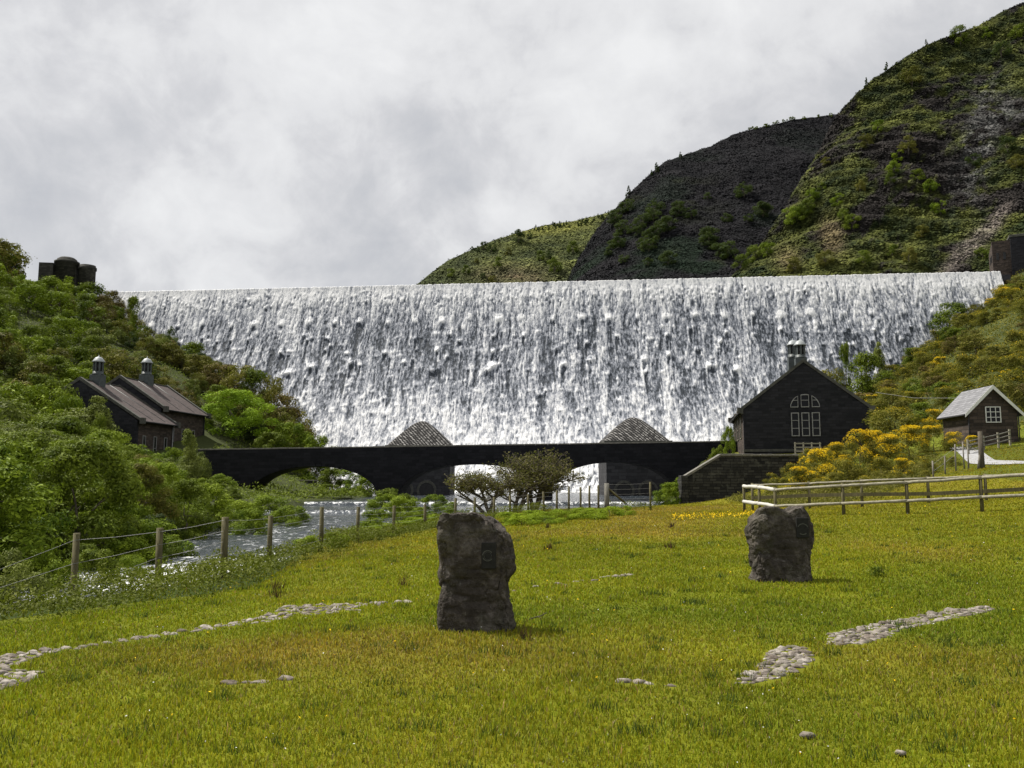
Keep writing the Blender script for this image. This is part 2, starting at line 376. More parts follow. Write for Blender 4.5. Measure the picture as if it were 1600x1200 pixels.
gx, gy = np.meshgrid(GX, GY); gz = terr(gx, gy)
# behind the dam the ground stays below the reservoir
def dry(x, y):
    n = fbm(x * .22 + 3, y * .16, 77, 4); b = .18 + .34 * np.exp(-((x + 2.6) / 2.6) ** 2 - ((y - 8.4) / 1.2) ** 2) + .2 * np.exp(-((x + .2) / 3) ** 2 - ((y - 12.5) / 2.0) ** 2) + .10 * np.exp(-((x - 3) / 7) ** 2 - ((y - 24) / 7) ** 2) + .34 * np.exp(-((x - 9) / 6.0) ** 2 - ((y - 42) / 9) ** 2)
    return np.clip((n + b - .72) * 3.2, 0, 1) * (.35 + .65 * sst(6.0, 8.0, y)) * .85
GREEN = np.array((.160, .175, .007)); DRYC = np.array((.235, .185, .020)); DEEP = np.array((.118, .148, .007))
def field_col(x, y):
    d = dry(x, y)[..., None]; g = fbm(x * .5, y * .5, 91, 3)[..., None]
    c = DEEP + (GREEN * 1.15 - DEEP) * np.clip(g * 1.7 - .25, 0, 1)
    far = np.clip((y - 12) / 25, 0, 1)[..., None]
    c = c * (1 - far) + (np.array((.185, .172, .008))) * far * (.8 + .4 * g)
    return c * (1 - d) + DRYC * d * (.8 + .4 * g)
gz = np.where((gy > np.interp(gx, [-110, -74, -20, 30, 86, 100], [168, 166, 160, 156, 152, 150])) & (gx > -.485 * gy) & (gx < 120), np.minimum(gz, 33.0), gz)
gc = field_col(gx, gy)
slope_mask = sst(1.5, 6, gz)[..., None]
scrub = np.array((.045, .055, .018)) * (.6 + .8 * fbm(gx * .3, gy * .3, 12, 4)[..., None])
gc = gc * (1 - slope_mask) + scrub * slope_mask
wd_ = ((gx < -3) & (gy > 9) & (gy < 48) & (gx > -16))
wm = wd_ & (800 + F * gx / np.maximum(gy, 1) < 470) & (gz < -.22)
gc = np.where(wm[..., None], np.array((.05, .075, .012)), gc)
lawn = ((gx > 22) & (gy > 33) & (gy < 62) & (gz < 5.5))[..., None] * np.ones(3)
gc = np.where(lawn > 0, np.array((.10, .12, .012)) * (.75 + .5 * fbm(gx, gy, 3, 3)[..., None]), gc)
rd = river_d(gx, gy)
bk_ = ((rd < 5.5 + 3 * (fbm(gx * .3, gy * .3, 44, 3) - .5)) & (gy > 44))[..., None] * np.ones(3)
gc = np.where(bk_ > 0, np.array((.05, .062, .018)) * (.5 + fbm(gx * .9, gy * .9, 45, 4)[..., None]), gc)
gc = np.where((rd < 1.2)[..., None] * np.ones(3) > 0, np.array((.035, .035, .028)), gc)
left = ((gx < -7.5) & (gy > 5))[..., None] * np.ones(3)
gc = np.where(left > 0, scrub * .8, gc)
gc = gc * np.where((gx > -14) & (slope_mask[..., 0] < .5), .62, 1.0)[..., None]  # turf colour darkened to stand in for the grass blades' self-shadow
M['ground'] = mat_col('ground_turf', sc=2.2, amt=.30, bd=.05, bs=.5)
g = link('ground', mesh_np('ground', np.stack([gx, gy, gz], -1).reshape(-1, 3), grid_faces(*gx.shape), M['ground'], True, gc.reshape(-1, 3)))
tag(g, 'grassy valley floor rising to slopes on both banks', None, None, 'structure')

# ------------------------------------------------------------------ dam: crest line, face
ZC = P(900, 439, 150).z
def crest_pt(px, py): return PZ(px, py, ZC)
c0 = crest_pt(120, 458); c1 = crest_pt(800, 442); c2 = crest_pt(1562, 424.5)
def crest(s):           # quadratic through three measured points
    a = (s - .5) * (s - 1) / .5; b = s * (s - 1) / -.25; c = s * (s - .5) / .5
    return c0 * a + c1 * b + c2 * c
NU, NV = 1500, 400
S = np.linspace(0, 1, NU)
cr = np.array([[*(crest(float(s)))] for s in S]); tang = np.gradient(cr, axis=0); tl = np.hypot(tang[:, 0], tang[:, 1])
nrm = np.stack([tang[:, 1] / tl, -tang[:, 0] / tl], -1)     # towards the camera
nrm *= np.sign(-nrm[:, 1:2])
ulen = np.r_[0, np.cumsum(np.hypot(np.diff(cr[:, 0]), np.diff(cr[:, 1])))]
def face_off(h): return .25 + .30 * h + .0065 * h * h
print('dam len', ulen[-1], 'crest z', ZC, c0, c2)
H = np.linspace(0, ZC + 1.2, NV)          # drop below the crest
U, V = np.meshgrid(ulen, H)
rg = np.random.default_rng(3)
warp = (fbm(U * .35, V * .12, 8, 3) - .5) * 2.2
streak = fbm((U + warp) * 1.0, V * .13, 1, 4, .6); strand = fbm((U + warp) * 3.4, V * .40, 2, 3, .6)
froth = fbm(U * 2.1, V * 1.1, 4, 4, .65); fine = vn((U + warp) * 6.5, V * 1.5, 6)
base = .97 * np.exp(-(V / 5.6) ** 1.5) + .36 * (1 - np.exp(-(V / 5.0) ** 1.6)) + .36 * sst(17, 35, V) + (.9 * froth - .30) * sst(33, 37, V) + .16 * (fbm(U * .12, V * .10, 88, 3) - .5)
foam = base + .80 * (streak - .5) + .70 * (strand - .5) + .75 * (froth - .5) + .50 * (fine - .5)
disp = 1.6 * (froth - .45) * sst(33, 37, V) + .14 * (streak - .5) + .10 * (froth - .5) + .10 * (strand - .5)
du = ulen[1] - ulen[0]; dv = H[1] - H[0]
def splat(u, v, w, cap, tail, dark, white, bulge):
    """water thrown off a projecting stone: white cap, thin dark gap below"""
    i0 = int((u - 2.2 * w - ulen[0]) / du); i1 = int((u + 2.2 * w) / du) + 1; j0 = int((v - 2 * cap) / dv); j1 = int((v + tail * 1.3 + cap) / dv) + 1
    i0 = max(i0, 0); i1 = min(i1, NU); j0 = max(j0, 0); j1 = min(j1, NV)
    if i1 - i0 < 2 or j1 - j0 < 2: return
    uu = (U[j0:j1, i0:i1] - u) / w; vv = V[j0:j1, i0:i1] - v
    capm = np.exp(-(uu ** 2) * 1.6 - (np.where(vv < 0, vv / (cap * .6), vv / cap) ** 2))
    arc = np.exp(-((np.hypot(uu, np.minimum(vv, 0) / cap) - 1.0) / .38) ** 2) * (vv > -cap * 1.5) * np.exp(-np.maximum(vv, 0) / (tail * .8))
    drk = np.exp(-(uu / .62) ** 2 * (.8 + fine[j0:j1, i0:i1])) * sst(cap * .1, cap * 1.2, vv) * (1 - sst(tail * .3, tail, vv)) * (.5 + strand[j0:j1, i0:i1])
    jag = .65 + .7 * fine[j0:j1, i0:i1]
    foam[j0:j1, i0:i1] += white * capm * jag + .35 * white * arc * jag - dark * drk * jag
    disp[j0:j1, i0:i1] += bulge * capm + .25 * bulge * arc - .3 * bulge * drk
k = ulen[-1] / 34.0
for q in range(35):
    u = (q + .5) * k + rg.normal(0, .28)
    splat(u, 7.3 + rg.normal(0, .15), rg.uniform(.4, .68), rg.uniform(.5, .8), rg.uniform(1.6, 4.0), rg.uniform(.25, .8), rg.uniform(.45, 1.0), rg.uniform(.1, .3))
    if rg.random() < .55: splat(u + rg.normal(0, .8), 10.5 + rg.normal(0, .5), rg.uniform(.3, .5), .45, rg.uniform(2.0, 4.5), rg.uniform(.5, 1.2), rg.uniform(.1, .4), .3)
    if rg.random() < .5: splat(u + rg.normal(0, 1), 13 + rg.normal(0, 1), rg.uniform(.3, .55), .5, rg.uniform(1.5, 4), rg.uniform(.4, .9), rg.uniform(.3, .9), .4)
    if rg.random() < .5: splat(u + rg.normal(0, 1.5), 16 + rg.normal(0, 1.2), rg.uniform(.4, .9), .6, rg.uniform(2, 5), rg.uniform(.2, .6), rg.uniform(.4, .9), .5)
for _ in range(110):
    splat(rg.uniform(0, ulen[-1]), rg.uniform(7, 26), rg.uniform(.7, 1.5), .5, rg.uniform(5, 12), rg.uniform(.12, .30), 0, .05)
for _ in range(70):
    splat(rg.uniform(0, ulen[-1]), rg.uniform(9, 19), rg.uniform(.28, .5), .3, rg.uniform(3.0, 6.5), rg.uniform(.4, .9), rg.uniform(.0, .3), .1)
for _ in range(2400):
    v = 8 + 31 * rg.random() ** .62; r = rg.random()
    splat(rg.uniform(0, ulen[-1]), round(v / .62) * .62 + rg.normal(0, .08), rg.uniform(.22, .65), rg.uniform(.25, .55), rg.uniform(.5, 2.0), rg.uniform(.03, .26), rg.uniform(.08, .38), rg.uniform(.02, .1))
for _ in range(700):      # drips just below the lip
    splat(rg.uniform(0, ulen[-1]), rg.uniform(.3, 4.5), rg.uniform(.12, .3), rg.uniform(.2, .5), rg.uniform(.5, 1.6), rg.uniform(.2, .6), rg.uniform(.0, .3), .08)
foam = np.clip(foam, 0, 1)
off = face_off(V) + disp * .8 * sst(0, 2.5, V) + .12 * foam * sst(.5, 3, V)
lip = V < .9
off = np.where(lip, off + 0, off)
X = cr[None, :, 0] + nrm[None, :, 0] * off; Y = cr[None, :, 1] + nrm[None, :, 1] * off
Z = ZC - V + .16 * (strand - .5) * sst(3, 0, V) + .14 * (fine - .5) * sst(2, 0, V)
back = np.stack([cr[:, 0] - nrm[:, 0] * 3.0, cr[:, 1] - nrm[:, 1] * 3.0, np.full(NU, ZC - .25)], -1)
vv = np.concatenate([back[None], np.stack([X, Y, Z], -1)]); fo = np.concatenate([foam[:1], foam])
def mat_fall():
    t = NT('falling_water_foam'); f = t.attr('foam').outputs['Fac']
    n = t.noise(t.pos((2.5, .8, .95)), 1.4, 5, .68, .25); n2 = t.noise(t.pos((4.0, 1.0, 2.1)), 1.3, 3, .7, .6)
    q = t.math('ADD', f, t.math('ADD', t.math('MULTIPLY', t.math('SUBTRACT', n, .5), 1.7), t.math('MULTIPLY', t.math('SUBTRACT', n2, .5), 1.25)))
    c = t.ramp(q, [(.02, (.035, .042, .052)), (.26, (.14, .155, .185)), (.48, (.29, .305, .345)), (.72, (.50, .51, .535)), (1.0, (.76, .76, .765))])
    return t.finish(c, .7, t.bump(t.math('ADD', n, n2), .35, .15), .2)
M['fall'] = mat_fall()
fw = link('falling_water', mesh_np('falling_water', vv.reshape(-1, 3), grid_faces(NV + 1, NU), M['fall'], True, None, {'foam': fo}))
tag(fw, 'white sheet of water pouring over the whole stone dam', None, None, 'structure')
# the masonry body behind the water
def dam_body():
    n = 120; s = np.linspace(-.035, 1.012, n); c = np.array([[*(crest(float(q)))] for q in s]); tg = np.gradient(c, axis=0); l = np.hypot(tg[:, 0], tg[:, 1])
    nn = np.stack([tg[:, 1] / l, -tg[:, 0] / l], -1); nn *= np.sign(-nn[:, 1:2]); hs = np.linspace(.35, ZC + 2, 24); rows = []
    rows.append(np.c_[c[:, 0] - nn[:, 0] * 5, c[:, 1] - nn[:, 1] * 5, np.full(n, -2.0)])
    rows.append(np.c_[c[:, 0] - nn[:, 0] * 3.5, c[:, 1] - nn[:, 1] * 3.5, np.full(n, ZC - .4)])
    for h in hs: o = face_off(h) - 1.1; rows.append(np.c_[c[:, 0] + nn[:, 0] * o, c[:, 1] + nn[:, 1] * o, np.full(n, ZC - h)])
    return mesh_np('wall', np.array(rows).reshape(-1, 3), grid_faces(len(rows), n), M['stone_dark'])
dm = thing('dam', 'long curved masonry dam completely covered by the white overflowing water', 'dam', (0, 0, 0))
link('wall', dam_body(), dm)
# reservoir held behind it
_s = np.linspace(0, 1, 60); _c = np.array([[*(crest(float(q)))] for q in _s]); me = mesh_np('reservoir_water', np.concatenate([np.c_[_c[:, 0], _c[:, 1] + 2.9, np.full(60, ZC - .5)], np.c_[_c[:, 0] * 1.4, np.full(60, 330.), np.full(60, ZC - .5)]]), grid_faces(2, 60))
# ------------------------------------------------------------------ river
def mat_river():
    t = NT('river_water'); f = t.attr('foam').outputs['Fac']; p = t.pos((1, .45, 1))
    n = t.noise(p, 2.2, 5, .7, .3); n2 = t.noise(t.pos((1.0, .35, 1)), 7, 4, .65, .2)
    q = t.math('ADD', f, t.math('ADD', t.math('MULTIPLY', t.math('SUBTRACT', n, .5), 1.1), t.math('MULTIPLY', t.math('SUBTRACT', n2, .5), .7)))
    fm = t.ramp(q, [(.50, 0.0), (.72, 1.0)])
    c = t.mix(fm, t.ramp(n2, [(.3, (.016, .022, .028)), (.7, (.045, .055, .066))]), (.66, .67, .68))
    r = t.ramp(fm, [(0, .12), (1, .7)])
    return t.finish(c, r, t.bump(t.math('ADD', n, t.math('MULTIPLY', n2, .7)), .9, .16), .5)
M['river'] = mat_river()
M['lake'] = mat_simple('reservoir_water', (.03, .04, .05), (.05, .06, .07), 1, .15, .3, .05, .5)
me.materials.append(M['lake']); tag(link('reservoir_water', me), 'still reservoir water held back behind the dam', None, None, 'structure')
rx, ry = np.meshgrid(np.linspace(-60, 50, 330), np.r_[np.linspace(-30, 12, 30)[:-1], 12 + 138 * np.linspace(0, 1, 420) ** 1.35])
def toe_dist(x, y):
    s = np.clip((x - c0.x) / (c2.x - c0.x), 0, 1); i = (s * (NU - 1)).astype(int); o = face_off(ZC)
    return (cr[i, 1] + nrm[i, 1] * o) - y
td = toe_dist(rx, ry)
rf = .30 + .55 * np.exp(-np.maximum(td, 0) / 13.0) + .26 * np.exp(-((ry - 75.2) / .9) ** 2) + .22 * np.exp(-((ry - 63) / .8) ** 2) + .22 * np.exp(-((ry - 23) / 7.0) ** 2) + .10 * (ry < 62) + .26 * (fbm(rx * .25, ry * .12, 6, 3) - .5)
rn = fbm(rx * .9, ry * .5, 55, 4, .6)
amp = .10 + .9 * np.exp(-np.maximum(td, 0) / 5.0)
rz = water_z(ry) + (rn - .4) * amp * 1.3
tag(link('river_water', mesh_np('river_water', np.stack([rx, ry, rz], -1).reshape(-1, 3), grid_faces(*rx.shape), M['river'], True, None, {'foam': rf})),
    'dark rippling river with white foam flowing away under the bridge', None, None, 'structure')
# low weir lip across the pool
# ------------------------------------------------------------------ bridge
bA = P(318, 703.5, 83.5); bB = P(1146, 690.5, 81); ZB = bA.z; BSL = (bB.z - bA.z) / math.hypot(bB.x - bA.x, bB.y - bA.y)
print('bridge', bA, bB)
bdir = (bB - bA); bdir.z = 0; BL = bdir.length; bdir.normalize(); brz = math.atan2(bdir.y, bdir.x)
bx = Vector((bdir.x, bdir.y, 0)); by = Vector((-bdir.y, bdir.x, 0))
def b_s(px):            # distance along the bridge of a photo column
    k = (px - 800) / F; dz = 0
    # x = k*(y*ct+(z)*st) with z = ZB-EYE-1.5
    z = ZB - EYE - 2.0
    a = bA.x; b = bA.y
    return (k * (b * ct + z * st) - a) / (bdir.x - k * bdir.y * ct)
br = thing('stone_bridge', 'long dark stone arch bridge with three low arches crossing below the dam', 'bridge', (bA.x, bA.y, ZB), brz)
br.rotation_euler = (0, -math.atan(BSL), brz)
arches = [(b_s(388), b_s(588)), (b_s(624), b_s(846)), (b_s(862), b_s(1052))]
crown_d = 1.75
def bridge_body():
    hs = -(ZB + 2.2); ss = set(np.linspace(-.6, BL + 1.5, 60).tolist())
    for a, b in arches: ss |= set((a + (b - a) * (.5 - .5 * np.cos(np.linspace(0, math.pi, 40)))).tolist())
    ss = sorted(ss); zb = []
    for s in ss:
        z = hs
        for a, b in arches:
            if a < s < b:
                t = (s - (a + b) / 2) / ((b - a) / 2); spring = -(ZB + .2)
                z = spring + (-crown_d - spring) * math.sqrt(max(0, 1 - t * t)) if abs(t) < .9999 else hs
        zb.append(z)
    W_ = 4.0; V_ = []; n = len(ss); rows = []
    top = 0.0
    rows = [[(s, W_, z) for s, z in zip(ss, zb)], [(s, 0, z) for s, z in zip(ss, zb)], [(s, 0, top) for s in ss], [(s, .45, top) for s in ss], [(s, .45, -1.05) for s in ss], [(s, W_ - .45, -1.05) for s in ss], [(s, W_ - .45, top) for s in ss], [(s, W_, top) for s in ss], [(s, W_, z) for s, z in zip(ss, zb)]]
    return mesh_np('masonry', np.array(rows).reshape(-1, 3), grid_faces(len(rows), n), M['stone_bridge'])
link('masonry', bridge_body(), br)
b = MB(); x = -.6
rr = random.Random(2)
while x < BL + 1.4:
    w = rr.uniform(.9, 1.3); b.box(x, x + w - .02, -.02, .47, .003, .13 + rr.uniform(-.01, .015), .015); x += w
b.build('coping', M['coping'], br)
b = MB(); x = -.6
while x < BL + 1.4: w = rr.uniform(.9, 1.3); b.box(x, x + w - .02, 3.53, 4.02, .003, .14, .015); x += w
b.build('coping', M['coping'], br)
for i, (a, c) in enumerate(arches):     # voussoir ring on each arch
    b = MB(); spring = -(ZB + .2); n = 33
    for q in range(n):
        t0 = math.pi * q / n + .006; t1 = math.pi * (q + 1) / n - .006; cx = (a + c) / 2; rw = (c - a) / 2; rh = -crown_d - spring
        pts = [(cx - (rw) * math.cos(t0), -.05, spring + rh * math.sin(t0) + .004), (cx - (rw) * math.cos(t1), -.05, spring + rh * math.sin(t1) + .004),
               (cx - (rw + .4) * math.cos(t1), -.05, spring + (rh + .4) * math.sin(t1)), (cx - (rw + .4) * math.cos(t0), -.05, spring + (rh + .4) * math.sin(t0))]
        b.poly(pts, (0, .3, 0))
    b.build('arch_ring', M['stone_bridge'], br)
# wing wall at the left end, seen through the first arch too
w1 = thing('retaining_wall', 'dark stone river wall topped with grass, seen through the first arch', 'wall', (0, 0, 0))
pA = P(330, 750, 108); pB = P(480, 745, 104); pA.z = -1.8; pB.z = -1.8; d = (pB - pA); L_ = d.length
w1.location = pA; w1.rotation_euler = (0, 0, math.atan2(d.y, d.x))
MB().box(0, L_ + 1, 0, .7, 0, 3.1, .02).build('wall', M['stone_wall'], w1); MB().box(-.05, L_ + 1.05, -.08, .78, 3.103, 3.25, .03).build('coping', M['coping'], w1)
# ------------------------------------------------------------------ culvert houses at the dam toe
def culvert_house(pxl, pxr, pyt, pyb, Y, label):
    a = P(pxl, pyb, Y); c = P(pxr, pyb, Y); w = c.x - a.x; apex = P((pxl + pxr) / 2, pyt, Y + 4).z; ze = a.z
    t = thing('culvert_house', label, 'building', ((a.x + c.x) / 2, Y, -1.6), 0, 'culvert houses at the foot of the dam')
    hz = ze + 1.6; D_ = 9.5
    MB().box(-w / 2 + .25, w / 2 - .25, .2, D_, 0, hz - .004).build('wall', M['stone_culvert'], t)
    MB().box(-w / 2 + .02, w / 2 - .02, -.02, D_ + .2, hz - .35, hz + .12, .03).build('string_course', M['coping_dark'], t)
    n = 56; gx_ = np.linspace(-1, 1, n); X_, Y_ = np.meshgrid(gx_, gx_)
    rr_ = (np.abs(X_) ** 7 + np.abs(Y_) ** 7) ** (1 / 7); rr_ = np.sqrt(rr_ ** 2 + .085)
    h = (apex - ze) * np.clip((1.04 - rr_) / (1.04 - math.sqrt(.085)), 0, 1)
    # stones laid on edge: ridges climbing both ways
    px_, py_ = X_ * w / 2, Y_ * D_ / 2
    v = np.stack([px_, py_ + D_ / 2, hz + .125 + h], -1)
    link('roof', mesh_np('roof', v.reshape(-1, 3), grid_faces(n, n), M['stone_roof'], False), t)
    # recessed dark outlet openings
    for sx in (-1, 1):
        b = MB(); cx = sx * 1.45 - .35
        ring = [(cx + 1.12 * math.cos(q), 0.06, 1.9 + 1.12 * math.sin(q)) for q in np.linspace(0, 2 * math.pi, 25)[:-1]]
        b2 = MB()
        for i in range(24):
            q0 = 2 * math.pi * i / 24; q1 = 2 * math.pi * (i + 1) / 24 - .02
            b2.poly([(cx + r_ * math.cos(q), .12, 1.75 + r_ * math.sin(q)) for r_, q in ((.95, q0), (.95, q1), (1.25, q1), (1.25, q0))], (0, .2, 0))
        o = b2.build('outlet_ring', M['coping_dark'], t)
        MB().poly([(cx + .94 * math.cos(q), .17, 1.75 + .94 * math.sin(q)) for q in np.linspace(0, 2 * math.pi, 21)[:-1]], (0, .1, 0)).build('outlet_opening', M['black'], t)
M['stone_culvert'] = mat_masonry('stone_culvert', (.016, .016, .018), (.05, .05, .054), (.02, .02, .022), .9, .4)
def mat_pitched():
    t = NT('pitched_stone_roof'); tc = t.new('TexCoord'); sp = t.new('SeparateXYZ'); t.L.new(tc.outputs['Object'], sp.inputs[0])
    s = t.math('SIGN', sp.outputs['X']); a = t.math('ABSOLUTE', sp.outputs['X'])
    q = t.math('ADD', t.math('MULTIPLY', a, .8), t.math('MULTIPLY', t.math('ADD', sp.outputs['Z'], t.math('MULTIPLY', sp.outputs['Y'], .3)), -1.3))
    wv = t.new('CombineXYZ'); t.L.new(t.math('MULTIPLY', q, 3.8), wv.inputs[0]); t.L.new(t.math('MULTIPLY', t.math('ADD', sp.outputs['X'], sp.outputs['Z']), 2.1), wv.inputs[1])
    br = t.new('TexBrick'); t.L.new(wv.outputs[0], br.inputs['Vector']); br.inputs['Scale'].default_value = 1
    br.inputs['Brick Width'].default_value = 1.3; br.inputs['Row Height'].default_value = .9; br.inputs['Mortar Size'].default_value = .24; br.inputs['Mortar Smooth'].default_value = .6
    br.inputs['Color1'].default_value = (.045, .042, .04, 1); br.inputs['Color2'].default_value = (.34, .33, .315, 1); br.inputs['Mortar'].default_value = (.006, .006, .007, 1)
    n = t.noise(tc.outputs['Object'], 4, 4, .6)
    c = t.mix(.5, br.outputs['Color'], t.ramp(n, [(.3, .2), (.7, 1.1)]), 'MULTIPLY')
    return t.finish(c, .9, t.bump(t.math('SUBTRACT', 1.0, br.outputs['Fac']), 1.0, .25), .2)
M['stone_roof'] = mat_pitched()
culvert_house(601, 706, 659, 697, 106, 'dark stone block with a hipped stone roof, behind the middle arch of the bridge')
culvert_house(944, 1051, 653, 690, 102, 'dark stone block with a hipped stone roof, behind the bridge arch nearest the gabled house')
# ------------------------------------------------------------------ gabled buildings
def vent_turret(parent_name, loc, rz, s, label, group):
    t = thing('roof_ventilator', label, 'ventilator', loc, rz, group)
    MB().box(-.62 * s, .62 * s, -.62 * s, .62 * s, -1.0 * s, .55 * s, .03).build('base', M['lead'], t)
    MB().lathe([(.66 * s, .55 * s), (.70 * s, .62 * s), (.56 * s, .70 * s), (.56 * s, .95 * s)], seg=24).build('collar', M['lead'], t)
    MB().lathe([(.42 * s, .9 * s), (.42 * s, 2.0 * s)], seg=20).build('drum', M['black'], t)
    b = MB()
    for q in range(8):
        a = q * math.pi / 4; c, n = math.cos(a), math.sin(a); r = .5 * s; w = .1 * s
        b.poly([(c * r - n * w, n * r + c * w, .95 * s), (c * r + n * w, n * r - c * w, .95 * s), (c * r + n * w, n * r - c * w, 2.0 * s), (c * r - n * w, n * r + c * w, 2.0 * s)], (c * .06 * s, n * .06 * s, 0))
    o = b.build('louvre', M['lead'], t)
    MB().lathe([(.68 * s, 2.0 * s), (.70 * s, 2.1 * s), (.58 * s, 2.22 * s), (.52 * s, 2.35 * s), (.36 * s, 2.55 * s), (.12 * s, 2.64 * s), (.06 * s, 2.7 * s), (.07 * s, 2.8 * s), (.01, 2.86 * s)], seg=24).build('cap', M['lead_cap'], t)
    return t
def gable_wall(parent, x, w0, w1, zb, ze, zr, th, mat, xr=0.0):
    """wall in the plane across the ridge; local axes: a = along ridge (x), b across (y)"""
    MB().poly([(x, w0, zb), (x, w1, zb), (x, w1, ze), (x, xr, zr), (x, w0, ze)], (th, 0, 0)).build('gable_wall', mat, parent)
def parapet(parent, x, w, ze, zr, th, mat, lift=.32, side=1, foot=.5):
    """raised gable coping following the slope on one side (side=-1/1)"""
    s = side; b = MB()
    b.poly([(x, 0, zr), (x, s * w, ze), (x, s * w, ze + lift * .9), (x, 0, zr + lift * 1.1)], (th, 0, 0))
    b.poly([(x, s * w, ze + lift * .9), (x, s * (w + foot), ze + lift * .9), (x, s * (w + foot), ze - .35), (x, s * w, ze - .35)], (th, 0, 0))
    return b.build('parapet', mat, parent)
def sash_window(parent, org, u, w, h, nx, ny, fmat, arch=False, fw=.06, depth=.1, name='window'):
    """org = lower-left corner (Vector), u = unit along, outward normal n ; window > pane, sill"""
    u = Vector(u); n = Vector((u.y, -u.x, 0)); z = Vector((0, 0, 1)); b = MB()
    def bar(u0, u1, z0, z1, d0=.0, d1=.07):
        p = [org + u * u0 + z * z0 + n * d0, org + u * u1 + z * z0 + n * d0, org + u * u1 + z * z1 + n * d0, org + u * u0 + z * z1 + n * d0]
        b.poly(p, n * (d1 - d0))
    bar(0, fw, 0, h); bar(w - fw, w, 0, h); bar(fw, w - fw, 0, fw); bar(fw, w - fw, h - fw, h)
    for i in range(1, nx): x = w * i / nx; bar(x - fw * .35, x + fw * .35, fw, h - fw, .0, .055)
    for i in range(1, ny): y = h * i / ny; bar(fw, w - fw, y - fw * .35, y + fw * .35, .0, .05)
    o = b.build(name, fmat, parent)
    p = [org + u * fw * .5 + z * fw * .5 + n * .012, org + u * (w - fw * .5) + z * fw * .5 + n * .012, org + u * (w - fw * .5) + z * (h - fw * .5) + n * .012, org + u * fw * .5 + z * (h - fw * .5) + n * .012]
    MB().poly(p, n * .012).build('pane', M['glass'], o)
    return o

# --- turbine hall on the left bank (two stepped ranges)
A1 = P(124.7, 593.8, 90); lh = thing('turbine_hall', 'dark stone building with two stepped mauve slate roofs among the trees', 'building', (A1.x, 90, A1.z), 1.474)
# local x = along the ridge (away), local -y = towards the river side
def range_(x0, L, w, h, dz, gables=(True, True), zb=-12):
    T_ = .35
    MB().box(x0 + T_, x0 + L - T_, -w + .35, w - .35, zb, dz - h - .06).build('wall', M['stone_brown'], lh)
    for gx_ in (x0, x0 + L - T_):
        gable_wall(lh, gx_, -w + .3, w - .3, zb, dz - h + .02, dz - .03, T_, M['stone_dark'])
        for s in (-1, 1): parapet(lh, gx_ - .06, w + .02, dz - h - .02, dz, T_ + .12, M['coping_dark'], .34, s, .45)
    for s in (-1, 1):
        nz = Vector((0, s * h, w)).normalized() * .14
        b = MB(); b.poly([(x0 + T_ + .07, 0, dz), (x0 + L - T_ - .07, 0, dz), (x0 + L - T_ - .07, s * (w + .25), dz - h * (1 + .25 / w)), (x0 + T_ + .07, s * (w + .25), dz - h * (1 + .25 / w))], nz)
        o = b.build('roof', M['slate'], lh)
        for q in range(1, 3):      # lead rolls down the slope
            xx = x0 + L * q / 3
            MB().tube([(xx, 0, dz + .16), (xx, s * w, dz - h + .16)], .05, 6).build('lead_roll', M['lead'], o)
        MB().tube([(x0 + T_, s * (w + .30), dz - h * (1 + .25 / w) + .03), (x0 + L - T_, s * (w + .30), dz - h * (1 + .25 / w) + .03)], .09, 6).build('gutter', M['black'], lh)
    MB().box(x0 + T_ + .07, x0 + L - T_ - .07, -.14, .14, dz + .10, dz + .22, .03).build('ridge_tile', M['coping_dark'], lh)
range_(0, 8.0, 7.1, 4.44, 0); range_(7.6, 11.2, 5.6, 3.7, 1.17)
for i in range(3):       # tall narrow windows facing the river
    x = 1.3 + i * 2.3
    sash_window(lh, Vector((x, -7.1 + .345, -8.6)), (1, 0, 0), .62, 2.6, 1, 2, M['grey_paint'])
for i in range(3):
    x = 10.2 + i * 2.6
    sash_window(lh, Vector((x, -5.6 + .345, -7.0)), (1, 0, 0), .7, 2.4, 1, 2, M['grey_paint'])
MB().tube([(7.4, -7.0, -4.5), (7.4, -6.95, -11)], .06, 8).build('drainpipe', M['grey_paint'], lh)
def lhw(x, y, z): return lh.matrix_basis @ Vector((x, y, z))
bpy.context.view_layer.update()
v = Matrix.Translation(lh.location) @ Matrix.Rotation(1.474, 4, 'Z')
vent_turret('', v @ Vector((2.7, -.35, .35)), 1.474, .98, 'dark ribbed roof ventilator with pale cap on the lower left slate roof', 'roof ventilators of the hall among the trees')
vent_turret('', v @ Vector((13.2, -.15, 1.6)), 1.474, 1.02, 'dark ribbed roof ventilator with pale cap on the upper right slate roof', 'roof ventilators of the hall among the trees')

# --- gabled house at the right end of the bridge
PR = R(-11); D0 = 72.0
e0 = P(1162, 640, D0 + 1.4); e1 = P(1357, 636, D0 - 1.4); ap = P(1252, 566, D0)
PW = 10.4; pc = Vector((P(1258, 640, D0).x, D0, P(1160, 709, 72).z)); HEV = (e0.z + e1.z) / 2 - pc.z; HAP = ap.z - pc.z
print('gable house', pc, HEV, HAP, 'terr', tz(pc.x, pc.y))
ph = thing('gabled_house', 'black stone gabled house with arched window beside the bridge end', 'building', pc, PR)
hw = PW / 2; LB = 13.0; T_ = .45
